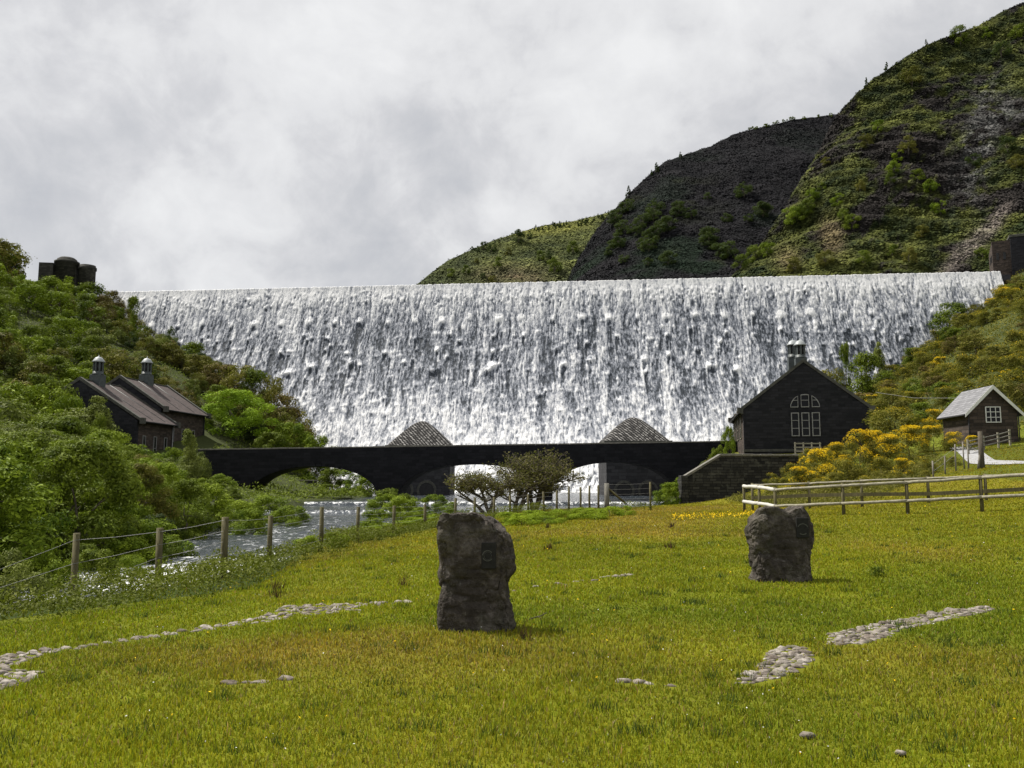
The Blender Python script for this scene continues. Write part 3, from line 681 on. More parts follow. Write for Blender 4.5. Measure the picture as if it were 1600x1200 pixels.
# side walls
MB().box(-hw + .02, -hw + .5, T_, LB - T_, -2.5, HEV - .05).build('wall', M['stone_brown'], ph)
MB().box(hw - .5, hw - .02, T_, LB - T_, -2.5, HEV - .05).build('wall', M['stone_dark'], ph)
def front_wall(y, name='gable_wall'):
    MB().poly([(-hw, y, -2.5), (hw, y, -2.5), (hw, y, HEV), (0, y, HAP), (-hw, y, HEV)], (0, T_, 0)).build(name, M['stone_dark'], ph)
front_wall(0); front_wall(LB - T_)
for y in (-.07, LB - T_ - .05):
    b = MB(); th = T_ + .12
    for s in (-1, 1):
        b.poly([(0, y, HAP + .01), (s * hw, y, HEV + .01), (s * (hw + .12), y, HEV + .22), (0, y, HAP + .30)], (0, th, 0))
        b.poly([(s * (hw + .003), y, HEV - .45), (s * (hw + .50), y, HEV - .2), (s * (hw + .50), y, HEV + .16), (s * (hw + .003), y, HEV + .15)], (0, th, 0))
    b.build('parapet', M['coping_dark'], ph)
for s in (-1, 1):
    nz = Vector((s * (HAP - HEV), 0, hw)).normalized() * .12
    MB().poly([(0, T_ + .02, HAP - .25), (0, LB - T_ - .02, HAP - .25), (s * (hw + .3), LB - T_ - .02, HEV - .38), (s * (hw + .3), T_ + .02, HEV - .38)], nz).build('roof', M['slate'], ph)
    MB().tube([(s * (hw + .36), T_, HEV - .36), (s * (hw + .36), LB - T_, HEV - .36)], .08, 6).build('gutter', M['black'], ph)
MB().box(-hw - .07, hw + .07, -.09, T_ * .5, 0.2, 0.42).build('plinth_band', M['coping_dark'], ph)
# arched group: three tall lights, three upper lights making a half round
sc = D0 / F
for i in range(3):
    x = -1.18 + i * .86 - .02
    sash_window(ph, Vector((x, -.012, 1.52)), (1, 0, 0), .66, 2.05, 1, 3, M['grey_paint'], fw=.075)
def arch_light(x0, x1, kind):
    """upper lights inside a semicircle of radius 1.42 centred x=-.02"""
    cx, zb, R_ = .0, 4.02, 1.24; b = MB(); g_ = .07; y0, y1 = -.075, -.012
    def zt(x): return zb + math.sqrt(max(0, R_ * R_ - (x - cx) ** 2)) * .93
    xs = np.linspace(x0, x1, 9)
    out = [(x0, zb)] + [(x1, zb)] + [(x, zt(x)) for x in xs[::-1]]
    out = [(x, z) for x, z in out if z >= zb]
    cxm = (x0 + x1) / 2; czm = zb + .45 * (max(z for _, z in out) - zb)
    inn = []
    for x, z in out:
        dx, dz = cxm - x, czm - z; l = math.hypot(dx, dz); inn.append((x + dx / l * g_ * 1.25, z + dz / l * g_ * 1.25))
    n = len(out)
    for i in range(n):
        j = (i + 1) % n
        if math.hypot(out[i][0] - out[j][0], out[i][1] - out[j][1]) < 1e-4: continue
        b.poly([(out[i][0], y0, out[i][1]), (out[j][0], y0, out[j][1]), (inn[j][0], y0, inn[j][1]), (inn[i][0], y0, inn[i][1])], (0, y1 - y0, 0))
    zm = zb + .62; xa = x0 + g_; xb = x1 - g_
    if kind < 0: xa = max(xa, cx - math.sqrt(R_ * R_ - ((zm - zb) / .93) ** 2) + .05)
    if kind > 0: xb = min(xb, cx + math.sqrt(R_ * R_ - ((zm - zb) / .93) ** 2) - .05)
    b.box(xa, xb, y0 + .01, y1, zm - .025, zm + .025)
    o = b.build('window', M['grey_paint'], ph)
    MB().poly([(x, -.03, z) for x, z in inn], (0, .012, 0)).build('pane', M['glass'], o)
arch_light(-1.22, -.56, -1); arch_light(-.34, .34, 0); arch_light(.56, 1.22, 1)
for i in range(3):
    sash_window(ph, Vector((-hw + .015, 3.9 + i * 3.4, 1.5)), (0, -1, 0), 1.3, 2.8, 1, 3, M['rail'])
pm = Matrix.Translation(pc) @ Matrix.Rotation(PR, 4, 'Z')
vent_turret('', pm @ Vector((.25, 3.2, HAP + .35)), PR, .80, 'front one of two pale capped ventilators above the black gabled house', 'ventilators on the gabled house')
vent_turret('', pm @ Vector((-.05, 5.6, HAP + .75)), PR, .80, 'rear one of two pale capped ventilators, half hidden behind the other', 'ventilators on the gabled house')

# --- small hut with a white bargeboard
CR = R(-4); cz = P(1517, 680, 55).z; cc = Vector(((P(1517, 680, 55).x + P(1590, 680, 55).x) / 2, 55, cz))
hut = thing('small_hut', 'small brown brick hut with pale roof and white gable boards on the bank', 'hut', cc, CR)
cw_ = 1.55; HE = P(1510, 641, 55).z - cz; HA = P(1551, 604, 55).z - cz; LL = 3.9
MB().poly([(-cw_, 0, -1.2), (cw_, 0, -1.2), (cw_, 0, HE), (0, 0, HA - .1), (-cw_, 0, HE)], (0, .25, 0)).build('gable_wall', M['stone_brown'], hut)
MB().poly([(-cw_, LL - .25, -1.2), (cw_, LL - .25, -1.2), (cw_, LL - .25, HE), (0, LL - .25, HA - .1), (-cw_, LL - .25, HE)], (0, .25, 0)).build('gable_wall', M['stone_brown'], hut)
for s in (-1, 1):
    MB().box(min(s * cw_, s * (cw_ - .25)) + .004, max(s * cw_, s * (cw_ - .25)) - .004, .25, LL - .25, -1.2, HE + .02).build('wall', M['stone_brown'], hut)
    sl_ = (HA - HE) / cw_; ex = cw_ + .3; nz = Vector((s * sl_, 0, 1)).normalized() * .08
    MB().poly([(0, -.22, HA), (0, LL + .15, HA), (s * ex, LL + .15, HA - sl_ * ex), (s * ex, -.22, HA - sl_ * ex)], nz).build('roof', M['slate_pale'], hut)
    MB().poly([(0, -.26, HA + .1), (s * (ex + .02), -.26, HA - sl_ * ex + .08), (s * (ex + .02), -.26, HA - sl_ * ex - .16), (0, -.26, HA - .18)], (0, .035, 0)).build('bargeboard', M['white'], hut)
    MB().tube([(s * (ex + .05), -.2, HA - sl_ * ex - .02), (s * (ex + .05), LL + .1, HA - sl_ * ex - .02)], .05, 6).build('gutter', M['black'], hut)
MB().tube([(-cw_ - .04, -.04, HE - .1), (-cw_ - .04, -.04, -.6)], .035, 6).build('drainpipe', M['black'], hut)
MB().tube([(cw_ + .04, -.04, HE - .1), (cw_ + .04, -.04, -.9)], .035, 6).build('drainpipe', M['black'], hut)
ww = P(1541, 660, 55); wl = cc.x
sash_window(hut, Vector((-.50, -.012, HE - .82)), (1, 0, 0), .98, 1.06, 3, 3, M['white'], fw=.055)
MB().tube([(cw_ - .15, 1.8, HA - sl_ * (cw_ - .15) + .02), (cw_ - .15, 1.8, HA - sl_ * cw_ + .75)], .06, 8).build('flue_pipe', M['white'], hut)

# --- valve towers at both ends of the crest
M['tower'] = mat_masonry('tower_stone', (.016, .016, .014), (.060, .058, .048), (.025, .025, .022), .6, .3)
tl_ = P(103, 440, 160); vt = thing('valve_tower', 'dark stone tower with domed round turret above the trees at the left dam end', 'tower', (tl_.x, 160, tl_.z - 6), R(8))
k = 160 / F
zt_ = lambda py: P(103, py, 160).z - (tl_.z - 6)
MB().box(-37 * k, -16 * k, -1.5, 3, 0, zt_(414)).build('wall', M['tower'], vt)
MB().box(-15.9 * k, 16 * k, -.6, 3.6, 0, zt_(420)).build('wall', M['tower'], vt)
MB().lathe([(16 * k, 0), (16 * k, zt_(413)), (18.5 * k, zt_(412.6)), (18.5 * k, zt_(409.5)), (15 * k, zt_(409)), (14.5 * k, zt_(406)), (10.5 * k, zt_(403.2)), (4 * k, zt_(402)), (.05, zt_(401.7))], (0, 0, 0), 28).build('turret', M['tower'], vt)
MB().lathe([(12.5 * k, 0), (12.5 * k, zt_(421)), (13.8 * k, zt_(420.5)), (13.8 * k, zt_(416.5)), (12.3 * k, zt_(416)), (12.3 * k, zt_(413.5)), (.05, zt_(413))], (30 * k, .4, 0), 24).build('turret', M['tower'], vt)
tr_ = P(1582, 428, 146.5); k = 146.5 / F
vr = thing('valve_tower', 'square dark stone tower with stepped wing at the right dam end', 'tower', (tr_.x, 146.5, tr_.z - 4), R(-24))
zt_ = lambda py: P(1582, py, 146.5).z - (tr_.z - 4)
MB().box(0, 60 * k, 0, 6, 0, zt_(371)).build('wall', M['stone_dark'], vr)
MB().box(-.15, 60 * k + .15, -.15, 6.15, zt_(371) + .004, zt_(367), .05).build('coping', M['coping_dark'], vr)
MB().poly([(-.004, .3, 0), (-.004, 5.5, 0), (-.004, 5.5, zt_(385)), (-.004, .3, zt_(374))], (-2.9, 0, 0)).build('wing_wall', M['stone_brown'], vr)
for q in range(2): MB().box(-3.0, -2.86, 1.2 + q * 1.6, 1.75 + q * 1.6, zt_(405), zt_(394)).build('slit_window', M['black'], vr)
MB().box(-2.3, -1.9, .1, .29, zt_(404), zt_(393)).build('slit_window', M['black'], vr); MB().box(-1.2, -.8, .1, .29, zt_(404), zt_(393)).build('slit_window', M['black'], vr)

# --- retaining wall in front of the house with a sloping coping
WZ = -.5
rA = P(1072, 784, 60); rB = P(1128, 784, 60); rC = P(1262, 784, 60)
rw = thing('retaining_wall', 'rough dark drystone wall with a pale sloping coping below the gabled house', 'wall', (rA.x, 60, WZ), R(1.5))
zt_ = lambda py: P(1100, py, 60).z - WZ
a, b_, c_ = 0, rB.x - rA.x, rC.x - rA.x
MB().poly([(a, 0, 0), (c_, 0, 0), (c_, 0, zt_(713)), (b_, 0, zt_(713)), (a, 0, zt_(748))], (0, .6, 0)).build('wall', M['stone_wall'], rw)
b = MB(); b.poly([(a - .12, -.08, zt_(748)), (b_, -.08, zt_(713) + .003), (b_, -.08, zt_(709.5)), (a - .12, -.08, zt_(744))], (0, .8, 0))
b.build('coping', M['coping'], rw)
b = MB(); xx = b_ + .02; rr = random.Random(5)
while xx < c_: w = rr.uniform(.5, .9); b.box(xx, xx + w - .015, -.08, .7, zt_(713) + .003, zt_(710) + rr.uniform(0, .05), .03); xx += w
b.build('coping', M['coping'], rw)
MB().box(a - .35, a + .12, -.2, .75, 0, zt_(744) + .05, .05).build('end_pier', M['stone_wall'], rw)
MB().poly([(a - .1, .61, 0), (a + .4, .61, 0), (a + .4, .61, zt_(748)), (a - .1, .61, zt_(748))], (0, 1.5, 0)).build('wall', M['stone_wall'], rw)
# slim railing on top by the house
rl = thing('timber_railing', 'short pale three bar railing on the wall below the arched window', 'railing', P(1243, 709, 61))
sc = 61 / F
for i in range(4): MB().box(i * 13 * sc - .04, i * 13 * sc + .04, -.04, .04, -.3, 18 * sc).build('post', M['rail'], rl)
for q in range(3): MB().box(-.1, 40 * sc, -.06, -.043, (3 + q * 6) * sc, (5 + q * 6) * sc).build('rail', M['rail'], rl)

# ------------------------------------------------------------------ hills beyond the dam
HILLS = {}
def interp_px(ridge, t, Yf=None):
    a = np.array(ridge, float); i = t * (len(a) - 1)
    s = np.r_[0, np.cumsum(np.hypot(np.diff(a[:, 0]), np.diff(a[:, 1])))]; s /= s[-1]
    return [np.interp(t, s, a[:, q]) for q in range(a.shape[1])]
def hill(name, ridge, base, nc, nr, colf, label, amp=3.0, rough=.5, profile=1.0):
    """ridge: (px,py,depth); base: (px,depth,z) from the same columns; sheet falls away behind the ridge"""
    t = np.linspace(0, 1, nc); rx_, ry_, rY = interp_px(ridge, t); bx_, bY, bz = interp_px(base, t)
    Rg = np.array([P(a, b, c) for a, b, c in zip(rx_, ry_, rY)]); Bs = np.array([((a - 800) / F * y * 1.0, y, z) for a, y, z in zip(bx_, bY, bz)])
    s = np.r_[np.linspace(0, 1, nr), 1 + np.linspace(.03, .8, 14)]
    rows = []
    for q in s:
        if q <= 1:
            p = Bs + (Rg - Bs) * q; p[:, 2] = Bs[:, 2] + (Rg[:, 2] - Bs[:, 2]) * (q ** profile)
        else:
            p = Rg + (Rg - Bs) * (q - 1) * 1.4; p[:, 2] = Rg[:, 2] - (Rg[:, 2] - 20) * (q - 1) ** 1.3 * .9
        rows.append(p)
    G = np.array(rows); nrm_ = np.cross(np.gradient(G, axis=1), np.gradient(G, axis=0)); nrm_ /= np.linalg.norm(nrm_, axis=-1, keepdims=True) + 1e-9
    nrm_ *= np.where(nrm_[..., 2:3] < 0, -1, 1)
    a_, b_ = G[..., 0] + G[..., 1] * .35, G[..., 2] + G[..., 1] * .45
    w = sst(0, .05, s)[:, None] * (1 - .75 * np.exp(-((s - 1) / .05) ** 2))[:, None]
    n1 = fbm(a_ / 38, b_ / 30, 3, 4) - .5; n2 = fbm(a_ / 7, b_ / 6, 9, 4, .6) - .5
    strat = np.abs(((b_ * .9 + a_ * .42 + 6 * vn(a_ / 16, b_ / 16, 4)) / 5.5) % 1 - .5) * 2
    d = amp * 2.4 * n1 * w + rough * 5 * n2 * (w * .85 + .15) + rough * 1.1 * (strat - .5) * w * sst(.45, .65, fbm(a_ / 25, b_ / 25, 44, 3))
    G = G + nrm_ * d[..., None]
    px_ = 800 + F * G[..., 0] / (G[..., 1] * ct + (G[..., 2] - EYE) * st); py_ = 600 - F * (-G[..., 1] * st + (G[..., 2] - EYE) * ct) / (G[..., 1] * ct + (G[..., 2] - EYE) * st)
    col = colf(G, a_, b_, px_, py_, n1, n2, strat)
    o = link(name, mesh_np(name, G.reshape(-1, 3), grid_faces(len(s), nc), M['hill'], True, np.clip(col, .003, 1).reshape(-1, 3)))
    tag(o, label, None, None, 'structure'); HILLS[name] = (G, col, nrm_)
    return G, px_, py_
def lerp(a, b, t): return a * (1 - t[..., None]) + b * t[..., None]
A_ = np.array
def blob(px, py, x, y, sx, sy, rot=0):
    c, s = math.cos(rot), math.sin(rot); u = (px - x) * c + (py - y) * s; v = -(px - x) * s + (py - y) * c
    return np.exp(-(u / sx) ** 2 - (v / sy) ** 2)
def col_far(G, a, b, px, py, n1, n2, st_):
    g = lerp(A_((.025, .034, .013)), A_((.08, .09, .026)), np.clip(n1 * 1.5 + n2 * 1.8 + .62, 0, 1)[..., ])
    g = lerp(g, A_((.12, .125, .03)), np.clip(blob(px, py, 860, 358, 70, 9, -.12) * 1.3, 0, 1))
    g = lerp(g, A_((.13, .10, .06)), np.clip(blob(px, py, 800, 430, 60, 14) * 1.1 * (fbm(a / 8, b / 5, 5, 3) + .2), 0, 1))
    k = np.clip(sst(.55, .7, fbm(a / 14, b / 5, 71, 4)) + sst(-60, 0, 720 - px) * .9, 0, 1)
    return lerp(g, A_((.022, .030, .012)), k * .6)
def col_cloud_shade(G, a, b, px, py, n1, n2, st_):  # cloud shadow over the whole hill painted into its dark colours
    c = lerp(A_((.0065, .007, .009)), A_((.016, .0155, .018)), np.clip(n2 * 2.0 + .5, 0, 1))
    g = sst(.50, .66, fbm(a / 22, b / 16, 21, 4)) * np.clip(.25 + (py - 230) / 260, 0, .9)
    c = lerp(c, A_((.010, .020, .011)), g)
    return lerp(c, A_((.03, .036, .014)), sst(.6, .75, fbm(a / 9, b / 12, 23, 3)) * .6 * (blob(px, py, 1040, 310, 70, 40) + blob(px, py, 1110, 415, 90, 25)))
def col_right(G, a, b, px, py, n1, n2, st_):
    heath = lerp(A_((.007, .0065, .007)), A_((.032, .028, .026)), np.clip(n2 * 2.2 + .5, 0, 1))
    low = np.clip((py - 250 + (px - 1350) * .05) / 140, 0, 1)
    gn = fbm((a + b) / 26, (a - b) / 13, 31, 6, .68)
    g = sst(.53, .63, gn + .13 * low + .16 * blob(px, py, 1560, 100, 80, 60) + .10 * blob(px, py, 1390, 150, 60, 50) + .14 * blob(px, py, 1590, 110, 30, 40) + .14 * blob(px, py, 1420, 350, 120, 45))
    green = lerp(A_((.016, .025, .008)), A_((.095, .105, .024)), np.clip(fbm((a + b) / 7, (a - b) / 3.5, 33, 5, .65) * 2.6 - .85, 0, 1))
    c = lerp(heath, green, g)
    tan = np.clip(1.3 * blob(px, py, 1300, 370, 16, 26, -.3) + .9 * blob(px, py, 1232, 405, 18, 18), 0, 1)
    c = lerp(c, A_((.17, .135, .07)), tan * .8)
    scree = np.clip(1.5 * blob(px, py, 1508, 392, 48, 11, -.78) + 1.2 * blob(px, py, 1555, 350, 30, 9, -.9), 0, 1) * (.45 + .8 * vn(a / 1.2, b / 1.1, 8))
    c = lerp(c, A_((.20, .17, .15)), np.clip(scree, 0, 1) * .9)
    crag = np.clip(1.4 * blob(px, py, 1530, 220, 26, 85, .22) + .9 * blob(px, py, 1590, 175, 40, 20), 0, 1) * sst(.50, .60, fbm((a + b) / 5, (a - b) / 2.0, 61, 4, .65) + .12 * st_)
    return lerp(c, A_((.13, .13, .125)), np.clip(crag, 0, 1) * .7)
hill('hill_far', [(560, 520, 420), (652, 443, 430), (700, 407, 440), (740, 388, 450), (775, 374, 455), (812, 363, 460), (850, 352, 465), (900, 345, 470), (950, 333, 475), (1010, 318, 480)],
     [(560, 300, 20), (1010, 300, 26)], 240, 90, col_far, 'far pale green hill behind the middle of the dam', 2.0, .35)
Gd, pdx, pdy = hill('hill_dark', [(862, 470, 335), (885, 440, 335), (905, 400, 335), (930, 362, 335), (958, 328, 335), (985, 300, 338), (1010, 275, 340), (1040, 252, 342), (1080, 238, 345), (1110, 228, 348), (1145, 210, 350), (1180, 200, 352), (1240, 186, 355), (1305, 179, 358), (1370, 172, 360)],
     [(850, 270, 20), (880, 230, 30), (1400, 215, 30)], 320, 130, col_cloud_shade, 'heather hill painted dark as under cloud shadow, rising behind the dam', 2.2, .38)
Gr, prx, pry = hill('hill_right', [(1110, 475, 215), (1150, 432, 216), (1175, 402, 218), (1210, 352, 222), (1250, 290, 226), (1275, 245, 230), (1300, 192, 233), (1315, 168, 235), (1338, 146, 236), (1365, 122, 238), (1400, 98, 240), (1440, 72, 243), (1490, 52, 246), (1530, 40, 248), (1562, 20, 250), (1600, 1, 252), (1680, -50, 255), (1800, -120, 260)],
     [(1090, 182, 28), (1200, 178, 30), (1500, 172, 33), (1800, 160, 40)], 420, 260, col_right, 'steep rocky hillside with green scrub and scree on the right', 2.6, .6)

# low heather, bracken and stones roughening the hills: uncountable
def mat_scrub():
    t = NT('hill_scrub'); a = t.attr('Col').outputs['Color']; ri = t.new('NewGeometry').outputs['Random Per Island']
    return t.finish(t.mix(1.0, a, t.ramp(ri, [(0, .75), (1, 1.35)]), 'MULTIPLY'), .9, None, .1)
M['hill_scrub'] = mat_scrub()
def hill_cover(hname, name, label, n, size, seed):
    G, col, nn = HILLS[hname]; rg = np.random.default_rng(seed); nr, nc = G.shape[:2]; i = rg.random(n) * (nr - 15); j = rg.random(n) * (nc - 2); i0 = i.astype(int); j0 = j.astype(int); fi = (i - i0)[:, None]; fj = (j - j0)[:, None]
    def smp(A): return (A[i0, j0] * (1 - fj) + A[i0, j0 + 1] * fj) * (1 - fi) + (A[i0 + 1, j0] * (1 - fj) + A[i0 + 1, j0 + 1] * fj) * fi
    p = smp(G); c = smp(col); N_ = smp(nn); cl = fbm((p[:, 0] + p[:, 2]) / 4, (p[:, 0] - p[:, 2]) / 3, seed, 4, .6); s = size * rg.uniform(.4, 1.3, n) * (.5 + cl)
    p = p + N_ * (s * rg.uniform(0, .9, n) * 1.2)[:, None]
    u = rg.normal(size=(n, 3)); nq = N_ * 1.3 + u * .45 + np.array((0, 0, .4)); nq /= np.linalg.norm(nq, axis=1, keepdims=True)
    c = c * {'hill_right': .85, 'hill_far': 1.35}.get(hname, .8)
    r = rg.normal(size=(n, 3)); a = np.cross(nq, r); a /= np.linalg.norm(a, axis=1, keepdims=True); b = np.cross(nq, a); S_ = s[:, None]
    v = np.stack([p - a * S_, p - b * S_ * .7, p + a * S_, p + b * S_ * .7], 1).reshape(-1, 3)
    green = (c[:, 1] > c[:, 0] * 1.05)[:, None]; c = np.clip(c, .004, 1) * (.55 + 1.1 * cl[:, None])
    tag(link(name, mesh_np(name, v, np.arange(n * 4).reshape(-1, 4), M['hill_scrub'], False, np.repeat(c, 4, 0))), label, None, None, 'stuff')
hill_cover('hill_right', 'bracken_cover', 'low bracken and heather covering the right hillside', 280000, .32, 31)
hill_cover('hill_dark', 'heather_cover', 'low heather covering the middle hill, painted dark as under cloud shadow', 150000, .36, 32)
hill_cover('hill_far', 'hill_grass', 'rough grass and bracken covering the far hill', 60000, .6, 33)
# ------------------------------------------------------------------ foliage prototypes
def leaf_quads(c, nrm_, size, rg, asp=.85, curl=True):
    """rhombus leaves: centres (n,3), normals (n,3), sizes (n,)"""
    n = len(c); nrm_ = nrm_ / (np.linalg.norm(nrm_, axis=1, keepdims=True) + 1e-9)
    r = rg.normal(size=(n, 3)); u = np.cross(nrm_, r); u /= np.linalg.norm(u, axis=1, keepdims=True) + 1e-9; w = np.cross(nrm_, u)
    s = size[:, None]
    v = np.stack([c - u * s, c - w * s * asp * .5 + nrm_ * s * .12, c + u * s, c + w * s * asp * .5 + nrm_ * s * .12], 1).reshape(-1, 3)
    return v, np.arange(n * 4).reshape(-1, 4)
def crown_mesh(name, mat, seed, nleaf, leaf, nlobe=16, rad=(.40, .40), zr=(.16, 1.0), shape='round', lobr=(.13, .22), gap=.0, up=.35):
    rg = np.random.default_rng(seed); L_ = []
    for i in range(nlobe):
        t = rg.random() ** .9; z = zr[0] + (zr[1] - zr[0]) * t; a = rg.random() * 2 * math.pi
        if shape == 'round': env = math.sqrt(max(.05, 1 - (2 * t - .85) ** 2 / 1.5))
        elif shape == 'cone': env = (1 - t) ** .8 + .05
        elif shape == 'dome': env = math.sqrt(max(.03, 1 - t ** 2.2))
        else: env = 1 - .4 * t
        r = rad[0] * env * math.sqrt(rg.uniform(.15, 1)); lr = rg.uniform(*lobr) * (.55 + .6 * env)
        L_.append((r * math.cos(a), r * rad[1] / rad[0] * math.sin(a), min(z, zr[1] - lr * .8), lr, rg.random()))
    L_ = np.array(L_); p = L_[:, 3] ** 2; idx = rg.choice(nlobe, nleaf, p=p / p.sum()); lb = L_[idx]
    d = rg.normal(size=(nleaf, 3)); d[:, 2] += .25; d /= np.linalg.norm(d, axis=1, keepdims=True)
    bump = vn(d[:, 0] * 2.6 + idx * 3.7, d[:, 1] * 2.6 + d[:, 2] * 3.1, seed)
    rr_ = lb[:, 3] * (.55 + .62 * bump) * (1 - .35 * rg.random(nleaf) ** 3)
    # sprays: some leaves are pushed out along twigs
    sp = rg.random(nleaf) < .10; rr_ = np.where(sp, rr_ * rg.uniform(1.05, 1.45, nleaf), rr_)
    c = lb[:, :3] + d * rr_[:, None] * np.array((1, 1, .85)); c[:, 2] = np.maximum(c[:, 2], .01 + .03 * rg.random(nleaf))
    nn = d * 1.5 + rg.normal(size=(nleaf, 3)) * .50 + np.array((0, 0, up))
    sz = leaf * rg.uniform(.55, 1.25, nleaf)
    v, f = leaf_quads(c, nn, sz, rg)
    tone = np.repeat(np.clip(lb[:, 4] * .7 + .5 * bump - .1, 0, 1), 4)
    me = mesh_np(name, v, f, mat, False, None, {'tone': tone}); return me, L_
def trunk_mesh(name, L_, seed, r0=.022, n=7, mat=None):
    rr = random.Random(seed); b = MB(); top = .62
    pts = [Vector((0, 0, -.06))]
    for i in range(1, 6): pts.append(Vector((rr.uniform(-.02, .02) * i, rr.uniform(-.02, .02) * i, top * i / 5)))
    b.tube(pts, [r0 * (1.35 - i * .19) for i in range(6)], 7, True)
    for q in sorted(L_.tolist(), key=lambda q: -q[3])[:n]:
        k = rr.uniform(.25, .8); s = pts[0].lerp(pts[-1], k); e = Vector(q[:3]); m = s.lerp(e, .5) + Vector((0, 0, .03))
        b.tube([s, m, e], [r0 * .55, r0 * .38, r0 * .12], 5, False)
    bmesh.ops.recalc_face_normals(b.b, faces=b.b.faces)
    me = bpy.data.meshes.new(name); b.b.to_mesh(me); b.b.free(); me.materials.append(mat or M['bark']); return me
PROTO = {}
def proto(key, variants): PROTO[key] = variants
for sp, mt in (('light', 'leaf_light'), ('mid', 'leaf_mid'), ('olive', 'leaf_olive'), ('brown', 'leaf_brown'), ('willow', 'leaf_willow'), ('dark', 'leaf_dark')):
    vs = []
    for q in range(3):
        me_, L_ = crown_mesh('crown', M[mt], hash_ := sum(map(ord, sp)) * 7 + q, 3600, .030, 22, (.40, .38), (.08, 1.0), 'round', (.10, .18))
        vs.append((me_, trunk_mesh('trunk', L_, q + 3)))
    proto(sp + '_far', vs)
for sp, mt in (('light', 'leaf_light'), ('mid', 'leaf_mid'), ('willow', 'leaf_willow'), ('dark', 'leaf_dark'), ('olive', 'leaf_olive')):
    vs = []
    for q in range(3):
        me_, L_ = crown_mesh('crown', M[mt], sum(map(ord, sp)) * 11 + q, 13000, .0185, 36, (.46, .44), (.02, 1.0), 'dome', (.085, .165))
        vs.append((me_, trunk_mesh('trunk', L_, q + 30, .014)))
    proto(sp + '_near', vs)
vs = []
for q in range(2):
    me_, L_ = crown_mesh('crown', M['leaf_vivid'], 900 + q, 20000, .0145, 60, (.47, .45), (.08, 1.0), 'round', (.075, .13)); vs.append((me_, trunk_mesh('trunk', L_, q + 50, .02)))
proto('round_big', vs)
vs = []
for q in range(3):
    me_, L_ = crown_mesh('crown', M['leaf_willow'], 700 + q, 9000, .018, 26, (.27, .27), (.04, 1.0), 'cone', (.09, .14)); vs.append((me_, trunk_mesh('trunk', L_, q + 60)))
proto('pointed', vs)
vs = []
for q in range(3):
    me_, L_ = crown_mesh('crown', M['leaf_dark'], 800 + q, 1500, .045, 30, (.26, .26), (.08, 1.0), 'cone', (.05, .10), up=-.2); vs.append((me_, trunk_mesh('trunk', L_, q + 70)))
proto('conifer', vs)
vs = []
for q in range(3):
    me_, L_ = crown_mesh('crown', M['bracken'], 600 + q, 6500, .026, 22, (.62, .60), (.0, .9), 'dome', (.13, .26), up=.8); vs.append((me_, trunk_mesh('stem', L_, q + 90, .012)))
proto('bramble', vs)
# gorse: spiny green dome with clumps of bloom on the sunlit top
for key, share in (('gorse', .65), ('gorse_sparse', .06)):
    vs = []
    for q in range(3):
        me_, L_ = crown_mesh('foliage', M['leaf_gorse'], 500 + q, 7500, .021, 24, (.55, .52), (.0, 1.0), 'dome', (.13, .22), up=.9)
        rg = np.random.default_rng(40 + q); L2 = L_[L_[:, 2] > .28]; nb = int(9000 * share); idx = rg.integers(0, len(L2), nb); lb = L2[idx]
        keep = lb[:, 4] > (.25 if share > .2 else .62); lb = lb[keep]; idx = idx[keep]; nb = len(lb)
        d = rg.normal(size=(nb, 3)); d[:, 2] = np.abs(d[:, 2]) + .3; d /= np.linalg.norm(d, axis=1, keepdims=True)
        bm_ = vn(d[:, 0] * 3 + idx, d[:, 1] * 3, 9); kk = bm_ > .42; d = d[kk]; lb = lb[kk]; nb = len(lb)
        c = lb[:, :3] + d * (lb[:, 3] * rg.uniform(.92, 1.13, nb))[:, None]
        v, f = leaf_quads(c, d + rg.normal(size=(nb, 3)) * .6, .015 * rg.uniform(.6, 1.3, nb), rg, .9)
        bl = mesh_np('blossom', v, f, M['bloom'], False, None, {'tone': rg.random(nb * 4)})
        vs.append((me_, trunk_mesh('stem', L_, q + 110, .012), bl))
    proto(key, vs)
def in_poly(x, y, poly):
    c = False; n = len(poly)
    for i in range(n):
        x0, y0 = poly[i]; x1, y1 = poly[(i + 1) % n]
        if (y0 > y) != (y1 > y) and x < (x1 - x0) * (y - y0) / (y1 - y0) + x0: c = not c
    return c
VEG = []
rv = random.Random(11)
def plant(sp, x, y, h, wscale=1.0, name='tree', cat='tree', word='', group='', z=None, crown='crown'):
    vs = PROTO[sp]; v = vs[rv.randrange(len(vs))]
    z = tz(x, y) if z is None else z
    o = thing(name, None, cat, (x, y, z - .05 * h), rv.uniform(0, 6.28), group); o.scale = (h * wscale, h * wscale * rv.uniform(.92, 1.08), h)
    link(crown, v[0], o); link('trunk' if name == 'tree' or 'conifer' in name else 'stem', v[1], o)
    if len(v) > 2: link('blossom', v[2], o)
    px, py = proj(x, y, z + h * .6); VEG.append([o, px, py, h, y, word]); return o
def plant_px(sp, px, pyt, Y, wpx, **kw):
    """crown centred on a photo column, top at pyt, spreading wpx pixels at depth Y"""
    p = P(px, pyt, Y); z = tz(p.x, Y); h = max(.5, p.z - z); w = wpx * Y / F; cap_ = 1.15 if 'gorse' in sp else 2.2 if sp == 'bramble' else 1.45; base = {'round_big': .9, 'pointed': .52, 'bramble': 1.25, 'gorse': 1.1, 'gorse_sparse': 1.1, 'conifer': .5}.get(sp, .92 if sp.endswith('near') else .8)
    return plant(sp, p.x, Y, h, min(cap_, w / (h * base)), **kw)
